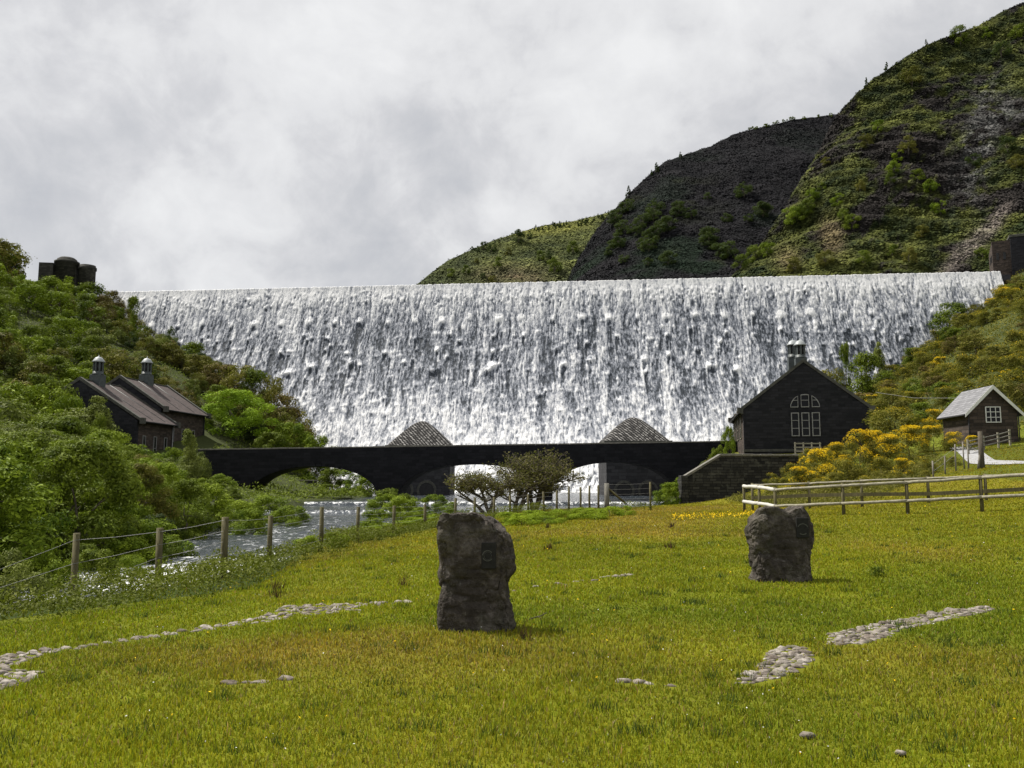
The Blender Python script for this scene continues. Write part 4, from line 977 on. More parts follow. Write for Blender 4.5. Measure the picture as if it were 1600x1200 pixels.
# riverside shrubs and trees in front of / beside the left building
W = {'light': 'bright green', 'mid': 'mid green', 'willow': 'grey green', 'dark': 'dark green', 'olive': 'olive green', 'brown': 'brownish green'}
LG = 'bushes and small trees along the left riverbank'
near = [(12, 850, 18.5, 120, 'willow'), (58, 800, 26, 150, 'mid'), (150, 792, 28, 150, 'light'), (232, 806, 29.5, 130, 'light'), (120, 845, 25, 120, 'mid'), (-40, 780, 28, 150, 'light'), (150, 852, 22.5, 90, 'mid'), (208, 862, 23.5, 70, 'light'), (100, 868, 20.5, 80, 'light'), (255, 862, 27, 50, 'mid'),
        (10, 755, 34, 140, 'light'), (100, 742, 36, 150, 'light'), (185, 748, 38, 140, 'mid'), (262, 790, 37, 110, 'mid'), (330, 800, 42, 120, 'mid'), (372, 776, 46, 100, 'light'), (418, 770, 50, 95, 'light'), (455, 786, 47, 70, 'light'),
        (30, 655, 50, 170, 'willow'), (-50, 640, 55, 160, 'willow'), (95, 645, 60, 120, 'mid'), (175, 668, 64, 90, 'light'), (215, 690, 66, 90, 'light'), (110, 700, 47, 150, 'light'), (200, 715, 52, 130, 'mid'), (258, 712, 56, 90, 'willow'), (290, 745, 50, 110, 'mid'),
        (318, 745, 60, 80, 'light'), (345, 738, 70, 80, 'light'), (362, 760, 60, 70, 'mid'), (250, 765, 44, 100, 'mid'), (180, 780, 34, 110, 'willow'), (60, 720, 42, 130, 'mid'), (300, 765, 47, 90, 'willow'), (392, 790, 40, 70, 'light'), (20, 800, 24, 110, 'light'),
        (205, 835, 27, 110, 'light'), (60, 850, 22.5, 110, 'light'), (275, 840, 29, 70, 'mid'), (305, 700, 62, 60, 'willow'), (268, 694, 62, 60, 'light'), (0, 700, 45, 120, 'light'), (145, 640, 66, 60, 'mid'), (240, 800, 33, 90, 'dark')]
for px, pt, Y, w, sp in near:
    plant_px(sp + '_near', px, pt, Y, w, name='bush' if Y < 40 else 'tree', cat='bush' if Y < 40 else 'tree', word=W[sp] + (' leafy bush' if Y < 40 else ' leafy tree'), group=LG)
plant_px('pointed', 296, 664, 58, 46, name='tree', cat='tree', word='slender pointed grey green tree', group=LG)
plant_px('pointed', 152, 612, 72, 60, name='tree', cat='tree', word='pointed leafy green tree', group=LG)
plant_px('round_big', 372, 606, 112, 122, name='tree', cat='tree', word='large round vivid green tree', group=LG)
for px, pt, Y, w, sp in [(455, 655, 112, 80, 'light'), (495, 676, 110, 60, 'light'), (425, 672, 108, 60, 'mid'), (325, 650, 112, 60, 'mid'), (520, 693, 108, 40, 'willow')]:
    plant_px(sp + '_near', px, pt, Y, w, name='tree', cat='tree', word=W[sp] + ' leafy tree', group='small trees behind the left end of the bridge')
for px, pt, Y, w, sp in [(560, 722, 103, 70, 'light'), (520, 730, 106, 60, 'mid'), (545, 755, 99, 70, 'light'), (578, 735, 97, 60, 'light'), (420, 740, 100, 60, 'mid'), (500, 760, 96, 50, 'light'), (440, 722, 112, 60, 'light'), (480, 735, 110, 40, 'dark')]:
    plant_px(sp + '_near', px, pt, Y, w, name='bush', cat='bush', word=W[sp] + ' bush', group='bushes seen through the first bridge arch')
BG = 'bushes on the riverbank in front of the bridge'
for px, pt, Y, w, sp in [(600, 768, 66, 60, 'light'), (632, 768, 58, 50, 'mid'), (585, 792, 38, 60, 'light'), (628, 772, 42, 80, 'light'), (680, 770, 40, 70, 'light'), (655, 790, 33, 70, 'light'), (705, 782, 36, 60, 'light'), (590, 810, 30, 50, 'light'), (610, 760, 72, 60, 'mid'), (1043, 752, 60, 42, 'light'), (1066, 742, 63, 40, 'light'), (1055, 752, 61.5, 40, 'light')]:
    plant_px(sp + '_near', px, pt, Y, w, name='bush', cat='bush', word=W[sp] + ' bush', group=BG)
for px, pt, Y, w in [(600, 822, 27.5, 60), (560, 826, 26, 50), (645, 812, 30.5, 60), (690, 805, 33, 70), (795, 803, 31, 62), (833, 799, 32, 66), (872, 798, 32.5, 64), (912, 795, 33.5, 66), (952, 793, 34.5, 62), (852, 806, 30, 60), (815, 808, 29.5, 50), (930, 803, 32, 56), (975, 797, 35, 40), (712, 806, 31, 40), (480, 852, 22, 50), (525, 843, 23, 50)]:
    plant_px('bramble', px, pt, Y, w, name='bramble_clump', cat='bramble', word='low bright green bramble and bracken clump', group='bramble clumps along the wire fence')
# climbing plants at the left corner of the gabled house
for px, pt, Y, w, sp in [(1138, 662, 71, 26, 'light'), (1122, 692, 70, 30, 'mid'), (1106, 712, 64, 26, 'olive')]:
    plant_px(sp + '_near', px, pt, Y, w, name='bush', cat='bush', word=W[sp] + ' bush at the corner of the gabled house', group='bushes at the house corner')
# gorse on the bank between the house and the path
GG = 'gorse bushes in bloom on the bank'
for px, pt, Y, w, sp in [(1250, 728, 46, 56, 'gorse'), (1286, 700, 50, 70, 'gorse'), (1305, 690, 53, 60, 'gorse'), (1342, 670, 52, 70, 'gorse'), (1385, 678, 51, 64, 'gorse'), (1418, 664, 53, 74, 'gorse'), (1458, 664, 54, 74, 'gorse'), (1492, 674, 53, 56, 'gorse'), (1518, 680, 52, 30, 'gorse'),
                      (1320, 715, 47, 80, 'gorse_sparse'), (1375, 712, 46, 80, 'gorse_sparse'), (1410, 715, 45, 60, 'gorse'), (1440, 712, 46, 70, 'gorse_sparse'), (1490, 712, 47, 60, 'gorse_sparse'), (1285, 745, 42, 50, 'gorse_sparse'), (1350, 742, 41, 60, 'gorse_sparse'), (1215, 745, 50, 50, 'gorse_sparse'), (1235, 722, 54, 50, 'gorse_sparse'), (1272, 716, 56, 50, 'gorse_sparse'), (1205, 738, 55, 40, 'gorse_sparse'), (1305, 735, 44, 60, 'gorse_sparse'), (1400, 735, 42, 70, 'gorse_sparse'), (1445, 735, 42, 60, 'gorse_sparse'), (1262, 700, 57, 40, 'gorse_sparse'), (1330, 690, 56, 60, 'gorse_sparse'), (1370, 672, 57, 50, 'gorse'), (1268, 735, 46, 40, 'gorse')]:
    plant_px(sp, px, pt, Y, w, name='gorse_bush', cat='gorse bush', word='golden flowering gorse bush' if sp == 'gorse' else 'mostly green gorse bush', group=GG, crown='foliage')
# more of the bank thicket, kept off the open water, the bridge and the hall
OPENW = [(170, 940), (250, 870), (345, 846), (420, 842), (470, 800), (600, 785), (640, 850), (480, 900), (340, 930)]
BRG = [(330, 700), (1150, 690), (1150, 790), (640, 790), (400, 762), (330, 738)]
HALLP = [(118, 575), (170, 560), (320, 600), (318, 700), (240, 708), (215, 668), (130, 640)]
cnt = 0; spb = []
for tr in range(4000):
    Y = 17 + 56 * rv.random() ** .8; px = rv.uniform(-120, 470); x = (px - 800) / F * Y; z = tz(x, Y)
    if river_d(np.array([x]), np.array([Y]))[0] < .35 or x > -9 or cnt > 150: continue
    h = rv.uniform(2.2, 4.4) * (1 + .014 * max(0, Y - 25)); hw_ = h * .5 * F / Y; pxb, pyb = proj(x, Y, z); pt = proj(x, Y, z + h)[1]
    if pt > 1.0 * 905 or pt < 640: continue
    if any((x - a) ** 2 + (Y - b) ** 2 < ((h + c) * .30) ** 2 for a, b, c in spb): continue
    if any(in_poly(pxb + dx * hw_, pt + (pyb - pt) * q, pl) for pl in (OPENW, BRG, HALLP) for dx in (-1, -.5, 0, .5, 1) for q in (.02, .3, .6)): continue
    r = rv.random(); sp = 'light' if r < .42 else 'mid' if r < .68 else 'willow' if r < .88 else 'mid' if r < .94 else 'olive'
    plant(sp + '_near', x, Y, h, rv.uniform(.85, 1.2), name='bush', cat='bush', word=W[sp] + ' leafy bush', group=LG, z=z); spb.append((x, Y, h)); cnt += 1
print('thicket', cnt)
# wooded slope on the left, planted wherever the photo shows it
SIL = [(-400, 330), (-60, 385), (0, 376), (40, 385), (62, 418), (148, 452), (176, 462), (205, 470), (232, 505), (262, 522), (300, 528), (330, 560), (360, 565), (432, 585), (440, 612), (470, 640), (492, 680), (520, 700), (560, 760)]
def sil(px): return float(np.interp(px, [a for a, _ in SIL], [b for _, b in SIL]))
HOUSE = [(112, 565), (235, 560), (325, 600), (330, 702), (235, 706), (210, 690), (160, 620), (115, 600)]
TG = 'trees of the wooded slope on the left bank'
cnt = 0; spots = []
for tr in range(5200):
    Y = 58 + 108 * rv.random() ** .8; px = rv.uniform(-190, 520); x = (px - 800) / F * Y
    z = tz(x, Y); pxb, pyb = proj(x, Y, z)
    if pxb > 560 or z < 1.2 or cnt >= 235: continue
    h = rv.uniform(3.4, 6.2) * (1.0 if Y < 120 else .85)
    if pxb < 60: h *= 1.15
    hw_ = h * .40 * F / Y
    pt = proj(x, Y, z + h)[1]
    s = max(sil(pxb - hw_ * .5), sil(pxb + hw_ * .5), sil(pxb))
    if pt < s - 2:
        h2 = h * (pyb - s) / max(1, pyb - pt)
        if h2 < 1.6: continue
        h = h2; pt = s
    if Y > 145 and pxb > 140 and pyb < 470: continue
    if 62 < pxb < 150 and Y > 150 and pt < 436: continue
    if any((x - a) ** 2 + (Y - b) ** 2 < ((h + c) * .26) ** 2 for a, b, c in spots): continue
    # keep the building clear
    if -50 < x < -36 and 84 < Y < 112 and abs(x + 45.5) < 9: continue
    if Y < 96 and any(in_poly(pxb + dx * hw_, py_, HOUSE) for dx in (-.8, 0, .8) for py_ in (pt + 2, pt * .6 + pyb * .4, pt * .3 + pyb * .7)): continue
    if Y < 113 and 298 < pxb < 560: continue
    if Y < 110 and 330 < pxb + hw_ and pt < 690 and Y < 84: continue
    br_ = (pxb > 260 and pt < 640)
    r = rv.random()
    if Y < 80: sp = 'willow' if r < .3 else 'mid' if r < .6 else 'light'
    elif pxb < 150: sp = 'light' if r < .40 else 'mid' if r < .75 else 'willow' if r < .85 else 'olive' if r < .95 else 'dark'
    else: sp = 'olive' if r < .38 else 'brown' if r < .60 else 'mid' if r < .80 else 'willow' if r < .9 else 'dark'
    plant(sp + '_far', x, Y, h, rv.uniform(.9, 1.25), name='tree', cat='tree', word=W[sp] + ' tree', group=TG, z=z); spots.append((x, Y, h)); cnt += 1
print('left trees', cnt)
for px, pt, Y, w, sp in [(316, 552, 134, 60, 'olive'), (345, 566, 132, 56, 'brown'), (374, 566, 130, 56, 'olive'), (402, 572, 130, 50, 'mid'), (425, 584, 129, 50, 'olive'), (446, 612, 127, 48, 'brown'), (462, 636, 126, 46, 'olive'), (478, 662, 124, 44, 'brown'), (400, 612, 124, 50, 'mid'), (430, 632, 122, 50, 'olive'), (450, 660, 120, 50, 'mid'), (340, 600, 126, 50, 'mid'), (285, 545, 136, 50, 'olive'), (310, 590, 128, 50, 'willow')]:
    plant_px(sp + '_far', px, pt, Y, w, name='tree', cat='tree', word=W[sp] + ' tree beside the falling water', group=TG)
for px, pt, Y, w, sp in [(92, 586, 84, 70, 'mid'), (66, 596, 82, 70, 'light'), (108, 612, 80, 44, 'light'), (40, 590, 84, 70, 'olive')]:
    plant_px(sp + '_far', px, pt, Y, w, name='tree', cat='tree', word=W[sp] + ' tree against the dark gable end of the hall', group=TG)
plant_px('light_far', 96, 428, 150, 85, name='tree', cat='tree', word='bright tree hiding the foot of the left tower', group=TG)
plant_px('mid_far', 134, 440, 151, 60, name='tree', cat='tree', word='small green tree right below the left tower', group=TG)
plant_px('olive_far', 20, 374, 150, 70, name='tree', cat='tree', word='olive green tree on the skyline', group=TG)
plant_px('mid_far', 212, 458, 150, 24, name='tree', cat='tree', word='narrow dark green tree standing up against the white water', group=TG)
plant_px('brown_far', 175, 452, 156, 34, name='tree', cat='tree', word='brownish tree beside the left end of the crest', group=TG)
plant_px('dark_far', 267, 506, 146, 20, name='tree', cat='tree', word='small pointed dark bush against the white water', group=TG)
# scrub and gorse on the right abutment
SILR = [(1270, 610), (1300, 578), (1335, 556), (1375, 548), (1400, 528), (1440, 500), (1470, 478), (1500, 468), (1540, 440), (1562, 428), (1600, 420), (1900, 340)]
def silr(px): return float(np.interp(px, [a for a, _ in SILR], [b for _, b in SILR]))
cnt = 0; spots = []
for tr in range(6000):
    Y = 63 + 90 * rv.random(); px = rv.uniform(1240, 1800); x = (px - 800) / F * Y; z = tz(x, Y); pxb, pyb = proj(x, Y, z)
    if z < 3.5 or cnt >= 240 or pyb > 700: continue
    h = rv.uniform(1.3, 2.9); pt = proj(x, Y, z + h)[1]; s = silr(pxb)
    if pt < s - 1:
        h *= (pyb - s) / max(1, pyb - pt)
        if h < .7: continue
    if any((x - a) ** 2 + (Y - b) ** 2 < ((h + c) * .42) ** 2 for a, b, c in spots): continue
    if 12 < x < 37 and 68 < Y < 88 and pxb < 1375: continue
    if 27 < x < 37 and 50 < Y < 64: continue
    if Y < 70 and pxb < 1390: continue
    r = rv.random(); top = s > pyb - 60
    if r < .09: sp, nm, ct_, wd = 'gorse', 'gorse_bush', 'gorse bush', 'yellow flowering gorse bush'
    elif r < .50: sp, nm, ct_, wd = 'gorse_sparse', 'gorse_bush', 'gorse bush', 'green gorse bush with few flowers'
    elif r < .72: sp, nm, ct_, wd = 'olive_far', 'bush', 'bush', 'olive green bush'
    elif r < .86: sp, nm, ct_, wd = 'brown_far', 'bush', 'bush', 'brownish bush'
    else: sp, nm, ct_, wd = 'mid_far', 'bush', 'bush', 'mid green bush'
    plant(sp, x, Y, h, rv.uniform(1.1, 1.7), name=nm, cat=ct_, word=wd, group='scrub and gorse bushes on the right hand slope', z=z, crown='foliage' if 'gorse' in sp else 'crown'); spots.append((x, Y, h)); cnt += 1
print('right scrub', cnt)
for px, pt, Y, w, sp in [(1318, 528, 128, 22, 'mid_far'), (1345, 548, 126, 60, 'mid_far'), (1300, 572, 122, 50, 'olive_far'), (1372, 530, 130, 26, 'pointed'), (1480, 468, 136, 60, 'mid_far')]:
    plant_px(sp, px, pt, Y, w, name='tree', cat='tree', word='green tree at the edge of the white water on the right', group='small trees at the right edge of the dam')
# trees dotted over the hills
def on_hill(G, pxg, pyg, px, py):
    d = (pxg - px) ** 2 + (pyg - py) ** 2; d[-14:] += 1e9; i = np.unravel_index(np.argmin(d), d.shape); return G[i]
HG = 'shrubs and young trees on the right hillside'
for px, py, w, sp in [(1238, 352, 34, 'light_far'), (1262, 335, 26, 'mid_far'), (1270, 312, 22, 'light_far'), (1255, 350, 22, 'mid_far'), (1285, 300, 16, 'mid_far'), (1310, 322, 22, 'light_far'), (1316, 345, 22, 'mid_far'), (1332, 358, 26, 'mid_far'), (1396, 270, 22, 'light_far'), (1405, 252, 20, 'light_far'), (1420, 240, 30, 'olive_far'), (1390, 290, 20, 'mid_far'), (1432, 285, 24, 'mid_far'),
                       (1455, 300, 26, 'light_far'), (1180, 410, 30, 'mid_far'), (1158, 420, 26, 'mid_far'), (1200, 400, 24, 'light_far'), (1395, 400, 20, 'mid_far'), (1440, 372, 22, 'olive_far'), (1355, 230, 24, 'olive_far'), (1372, 205, 20, 'light_far'), (1425, 135, 36, 'olive_far'), (1500, 70, 34, 'mid_far'), (1565, 90, 30, 'dark_far'), (1590, 60, 26, 'mid_far'), (1540, 60, 20, 'light_far'),
                       (1520, 262, 24, 'dark_far'), (1575, 238, 30, 'dark_far'), (1590, 265, 26, 'olive_far'), (1345, 300, 20, 'olive_far'), (1290, 260, 16, 'olive_far'), (1470, 335, 24, 'light_far'), (1535, 405, 22, 'mid_far'), (1240, 425, 26, 'olive_far'), (1290, 418, 30, 'olive_far'), (1350, 415, 26, 'mid_far'), (1420, 412, 28, 'olive_far')]:
    p = on_hill(Gr, prx, pry, px, py); s = p[1] / F; plant(sp, p[0], p[1], w * s * 1.0, 1.15, name='tree', cat='tree', word=W[sp.split('_')[0]] + ' young tree', group=HG, z=p[2])
for px, py, h in [(1354, 138, 20), (1386, 110, 16), (1447, 72, 13)]:
    p = on_hill(Gr, prx, pry, px, py); plant('conifer', p[0], p[1], h * p[1] / F, .8, name='conifer_tree', cat='conifer', word='tiny lone conifer on the skyline of the right hillside', group='lone conifers on the skyline', z=p[2])
for px, py, h in [(983, 304, 16), (1027, 270, 18), (1063, 249, 13), (1018, 274, 10), (978, 308, 9)]:
    p = on_hill(Gd, pdx, pdy, px, py); plant('conifer', p[0], p[1], h * p[1] / F, 1.0, name='conifer_tree', cat='conifer', word='tiny lone conifer on the skyline of the dark hill', group='lone conifers on the skyline', z=p[2])
for q in range(22):
    px = rv.uniform(1170, 1302); p = on_hill(Gd, pdx, pdy, px, np.interp(px, [1180, 1240, 1305], [202, 188, 182])); plant('mid_far', p[0], p[1], rv.uniform(.8, 1.9), 1.2, name='bush', cat='bush', word='tiny dark bush along the top edge of the dark hill', group='bushes along the dark hill top', z=p[2])
for q in range(34):
    px = rv.uniform(930, 1210); py = rv.uniform(330, 430) - (px - 930) * .12
    if px < 960: py = max(py, 390)
    p = on_hill(Gd, pdx, pdy, px, py); plant('dark_far', p[0], p[1], rv.uniform(3, 7), 1.3, name='tree', cat='tree', word='dark green tree', group='trees on the face of the dark hill', z=p[2])
Gf = [P(a, b, c) for a, b, c in [(810, 378, 452)]]
hf = bpy.data.objects['hill_far']; GF = np.empty(len(hf.data.vertices) * 3, dtype=np.float32); hf.data.vertices.foreach_get('co', GF); GF = GF.reshape(-1, 240, 3).astype(float)
fx = 800 + F * GF[..., 0] / (GF[..., 1] * ct + (GF[..., 2] - EYE) * st); fy = 600 - F * (-GF[..., 1] * st + (GF[..., 2] - EYE) * ct) / (GF[..., 1] * ct + (GF[..., 2] - EYE) * st)
FT = [(810, 381, 24, 'dark_far'), (828, 374, 12, 'dark_far'), (768, 394, 18, 'dark_far'), (755, 390, 14, 'dark_far'), (746, 394, 11, 'dark_far'), (738, 392, 8, 'dark_far'), (776, 418, 18, 'mid_far'), (845, 408, 20, 'mid_far'), (858, 405, 14, 'dark_far'), (728, 430, 16, 'mid_far'), (705, 436, 18, 'mid_far'), (755, 438, 12, 'dark_far'), (770, 445, 16, 'olive_far'), (868, 425, 26, 'mid_far'), (895, 395, 22, 'mid_far'), (795, 398, 14, 'olive_far'), (745, 412, 10, 'olive_far')]
for px, py, h, sp in FT:
    p = on_hill(GF, fx, fy, px, py); plant(sp, p[0], p[1], h * p[1] / F, 1.0, name='tree', cat='tree', word=W[sp.split('_')[0]] + ' tree', group='trees on the far green hill', z=p[2])
for q in range(46):
    px = rv.uniform(835, 965); py = np.interp(px, [835, 900, 960], [356, 347, 334]) + rv.uniform(0, 8); p = on_hill(GF, fx, fy, px, py)
    plant('conifer', p[0], p[1], rv.uniform(1.6, 3.2), 1.1, name='conifer_tree', cat='conifer', word='tiny young conifer in the plantation along the far hilltop', group='young plantation along the far hilltop', z=p[2])
# ground cover under trees and scrub: uncountable leaves
def cover(name, label, n, xr, yr, test, mat, leaf, hmax, seed, tone=None):
    rg = np.random.default_rng(seed); x = rg.uniform(*xr, n); y = rg.uniform(*yr, n); z = terr(x, y); k = test(x, y, z); x, y, z = x[k], y[k], z[k]; n = len(x)
    cl = fbm(x * .8, y * .8, seed, 3); hm_ = hmax * (np.where(x > -7.1, .55, 1.15) * np.where(y > 24, 1.1, 1) if name == 'riverbank_weeds' else 1); z = z + hm_ * np.clip(cl * 1.9 - .4, .05, 1) * rg.random(n) ** .6
    v, f = leaf_quads(np.stack([x, y, z], -1), rg.normal(size=(n, 3)) * .7 + np.array((0, -.2, .9)), leaf * (.6 + .8 * rg.random(n)), rg)
    o = link(name, mesh_np(name, v, f, mat, False, None, {'tone': np.repeat(np.clip(cl * 1.2, 0, 1), 4)})); return tag(o, label, None, None, 'stuff')
cover('undergrowth', 'low leafy undergrowth below the trees of the left slope', 150000, (-120, -15), (30, 165), lambda x, y, z: (river_d(x, y) > 1.0) & (z > -.6) & ~((x > -55) & (x < -37) & (y > 88) & (y < 112)) & (z < ZC + 1), M['leaf_mid'], .13, .9, 5)
cover('scrub', 'low gorse and bracken scrub covering the right slope', 130000, (20, 110), (58, 152), lambda x, y, z: (z > 4.4 - .06 * (y - 60)) & (river_d(x, y) > 2) & ~((x < 35.5) & (x > 20) & (y < 62)) & ~((x > 12) & (x < 33) & (y > 66) & (y < 88)) & (z < ZC + 4), M['leaf_gorse'], .13, 1.1, 6)
# riverbank weeds beside the wire fence
FXY = [(-8.6, 16.4), (-6.9, 16.4), (-5.6, 16.4), (-5.7, 19.5), (-5.0, 22), (-4.6, 25), (-3.8, 27), (-3.1, 30), (-2.2, 33), (-.8, 36.5), (1.5, 40), (4.7, 42), (7, 43)]
def fence_d(x, y):
    best = np.full(np.shape(x), 1e9)
    for (x0, y0), (x1, y1) in zip([(-14, 15.0)] + FXY[:-1], FXY):
        dx, dy = x1 - x0, y1 - y0; t = np.clip(((x - x0) * dx + (y - y0) * dy) / (dx * dx + dy * dy), 0, 1); best = np.minimum(best, np.hypot(x - x0 - t * dx, y - y0 - t * dy))
    return best
def WEED(x, y):
    px = 800 + F * x / (y * ct - 1.9 * st); py = 600 + F * (y * st + 1.9 * ct) / (y * ct - 1.9 * st); w_ = fbm(x * .7, y * .7, 9, 3)
    low = np.interp(px, [-100, 0, 100, 200, 300, 400, 450, 520], [1020, 1003, 992, 978, 962, 945, 905, 868]) - 26 * (1 - w_) - 6
    near_ = (px < 500) & (py < low) & (y < 21)
    return near_ | (fence_d(x, y) < .4 + .8 * w_ * (x < -2))
cover('riverbank_weeds', 'nettles and tall weeds growing along the wire fence', 520000, (-16, 8), (9, 46), lambda x, y, z: WEED(x, y) & (river_d(x, y) > .1), M['weed'], .034, 1.0, 8)
cover('bank_weeds', 'dull leafy weeds on the bank behind the pale rail fence', 60000, (10, 26), (33, 52), lambda x, y, z: (river_d(x, y) > 2) & (x < 12.5 + (y - 33) * .85) & (x > (y - 33) * .05 + 12.2) & (y > 35.5 + 2 * fbm(x * .4, y * 0, 3, 2)) & ~((x < 20) & (y > 57)), M['leaf_olive'], .05, .7, 9)
# ------------------------------------------------------------------ hawthorn in front of the bridge
def branch_tree(seed, h, spread, lean, levels=4, r0=.10):
    rr = random.Random(seed); b = MB(); tips = []
    def grow(p, d, L, r, lv):
        n = 4; pts = [p]; q = p
        for i in range(n):
            d = (d + Vector((rr.uniform(-.22, .22), rr.uniform(-.22, .22), rr.uniform(-.12, .18)))).normalized(); q = q + d * L / n; pts.append(q)
            if lv <= 2 and rr.random() < .75: tips.append((q, lv))
        b.tube(pts, [max(.0105, r * (1 - .5 * i / n)) for i in range(n + 1)], 5 if lv < 3 else 7, False)
        if lv > 0:
            for i in range(rr.choice([3, 4, 4])):
                s = pts[rr.randrange(2, n + 1)]; a = rr.uniform(0, 6.28); nd = (d * .6 + Vector((math.cos(a) * spread, math.sin(a) * spread, rr.uniform(-.1, .45)))).normalized()
                grow(s, nd, L * rr.uniform(.55, .8), r * .52, lv - 1)
        else: tips.append((q, 0))
    for i in range(3): grow(Vector((rr.uniform(-.15, .15), rr.uniform(-.15, .15), -.2)), Vector((lean + rr.uniform(-.45, .45), rr.uniform(-.3, .3), 1)).normalized(), h * .42, r0, levels)
    return b, tips
def hawthorn(px, Y, h, seed, lean, spread, label, nl=7, wx=1.0):
    p = P(px, 780, Y); z = tz(p.x, Y); t = thing('hawthorn_tree', label, 'tree', (p.x, Y, z), 0, 'hawthorns in front of the bridge'); t.scale = (wx, 1, 1)
    b, tips = branch_tree(seed, h, spread, lean); b.build('trunk', M['bark'], t)
    rg = np.random.default_rng(seed); c = []
    for q, lv in tips:
        k = rg.poisson(nl if lv == 0 else nl * .5); c.append(np.array(q)[None] + rg.normal(size=(k, 3)) * .085)
    c = np.concatenate(c); n = len(c); v, f = leaf_quads(c, rg.normal(size=(n, 3)) + np.array((0, 0, .6)), .062 * rg.uniform(.6, 1.3, n), rg, .8)
    link('crown', mesh_np('crown', v, f, M['hawthorn'], False, None, {'tone': np.repeat(rg.random(n), 4)}), t); return t
hawthorn(838, 45, 3.9, 4, .02, .8, 'taller gnarled hawthorn with sparse brownish leaves before the bridge pier', 1.7, 1.35)
hawthorn(762, 43, 3.1, 9, -.15, 1.2, 'lower spreading hawthorn leaning towards the middle arch', 1.7, 1.2)
hawthorn(800, 44, 3.3, 15, .0, 1.0, 'small twiggy hawthorn between the tall and the spreading one', 1.7, 1.3)
# ------------------------------------------------------------------ standing stones
def standing_stone(outL, outR, pyt, pyb, Y, depth, seed, label, top_fn, plaque, ring, k=.5):
    """outline widths per height row from the photo; rounded slab section with real depth"""
    base = P((outL[-1][1] + outR[-1][1]) / 2, pyb, Y); s = base.y / F * 1.0
    zg = tz(base.x, base.y)
    t = thing('standing_stone', label, 'standing stone', (base.x, base.y, zg), 0, 'standing stones on the grass')
    nz, na = 150, 260; H_ = P(800, pyt, Y).z - zg; rows = []
    cxm = (outL[-1][1] + outR[-1][1]) / 2
    for i in range(nz + 1):
        q = i / nz; py = pyb + 8 + (pyt - pyb - 8) * q; z = P(800, py, Y).z - zg
        l = (np.interp(py, [a for a, _ in outL], [b for _, b in outL]) - cxm) * s; r = (np.interp(py, [a for a, _ in outR], [b for _, b in outR]) - cxm) * s
        a = np.linspace(0, 2 * math.pi, na, endpoint=False); n = 5.5
        c, s_ = np.cos(a), np.sin(a); sx = np.sign(c) * np.abs(c) ** (2 / n); sy = np.sign(s_) * np.abs(s_) ** (2 / n)
        dd = depth * (1 - .25 * q) * .5
        rows.append(np.stack([(l + r) / 2 + sx * (r - l) / 2, sy * dd + .02, np.full(na, z)], -1))
    for sc_, dz in ((.93, .012), (.8, .02), (.6, .026), (.35, .028), (.1, .03), (.001, .03)):
        m = rows[nz].mean(0); p = m + (rows[nz] - m) * sc_; p[:, 2] = rows[nz][0, 2] + dz; rows.append(p)
    G = np.array(rows); X_, Y_, Z_ = G[..., 0], G[..., 1], G[..., 2]
    Z_ = top_fn(X_ / s + cxm, Z_, H_, s); G = np.stack([X_, Y_, Z_], -1)
    Gc = np.concatenate([G, G[:, :1]], 1)
    nn = np.cross(np.gradient(Gc, axis=1), np.gradient(Gc, axis=0))[:, :na]; nn /= np.linalg.norm(nn, axis=-1, keepdims=True) + 1e-9
    cen = G[:nz].mean((0, 1)); nn *= np.sign((nn * (G - cen)).sum(-1, keepdims=True))
    aa, bb = X_ * 1.0 + Y_ * .9, Z_ + Y_ * .5
    facet = np.abs(fbm(aa * 2.2, bb * 1.6, seed, 3) - .5) * 2
    d = .075 * (fbm(aa * 3.0, bb * 2.2, seed + 1, 5, .58) - .5) - .06 * (1 - facet) ** 8 - .025 * (1 - np.abs(fbm(aa * 6, bb * 4, seed + 8, 3) - .5) * 2) ** 10 + .045 * (fbm(aa * 16, bb * 11, seed + 2, 3, .65) - .5) + .05 * (np.floor(fbm(aa * 2.5 + 4, bb * 1.1, seed + 5, 2) * 6) / 6 - .5)
    # smoother where the plaque is let in
    pk = np.exp(-(((X_ / s + cxm) - plaque[0]) / 14) ** 4 - ((Z_ - (P(800, plaque[1], Y).z - zg)) / (26 * s)) ** 4) * (Y_ < 0)
    d = d * (1 - .9 * pk); G = G + nn * d[..., None] * sst(0, .06, Z_ + .1)[..., None]
    me_ = mesh_np('stone', G.reshape(-1, 3), np.concatenate([grid_faces(G.shape[0], na), np.stack([np.arange(G.shape[0] - 1) * na + na - 1, np.arange(G.shape[0] - 1) * na, np.arange(1, G.shape[0]) * na, np.arange(1, G.shape[0]) * na + na - 1], -1)]), M['menhir'], True)
    link('stone', me_, t)
    x0, x1, y0, y1 = [v for v in plaque[2]]; pz = lambda py: P(800, py, Y).z - zg; X0, X1 = (x0 - cxm) * s, (x1 - cxm) * s; Z0, Z1 = pz(y1), pz(y0)
    yf = float(min(G[..., 1][(np.abs(G[..., 0] - (X0 + X1) / 2) < .16) & (np.abs(G[..., 2] - (Z0 + Z1) / 2) < .2)])) - .012
    pq = MB().box(X0, X1, yf, yf + .06, Z0, Z1, .006).build('plaque', M['plaque'], t)
    ring(pq, (X0 + X1) / 2, (Z0 + Z1) / 2, yf, s, X0, X1, Z0, Z1)
    return t
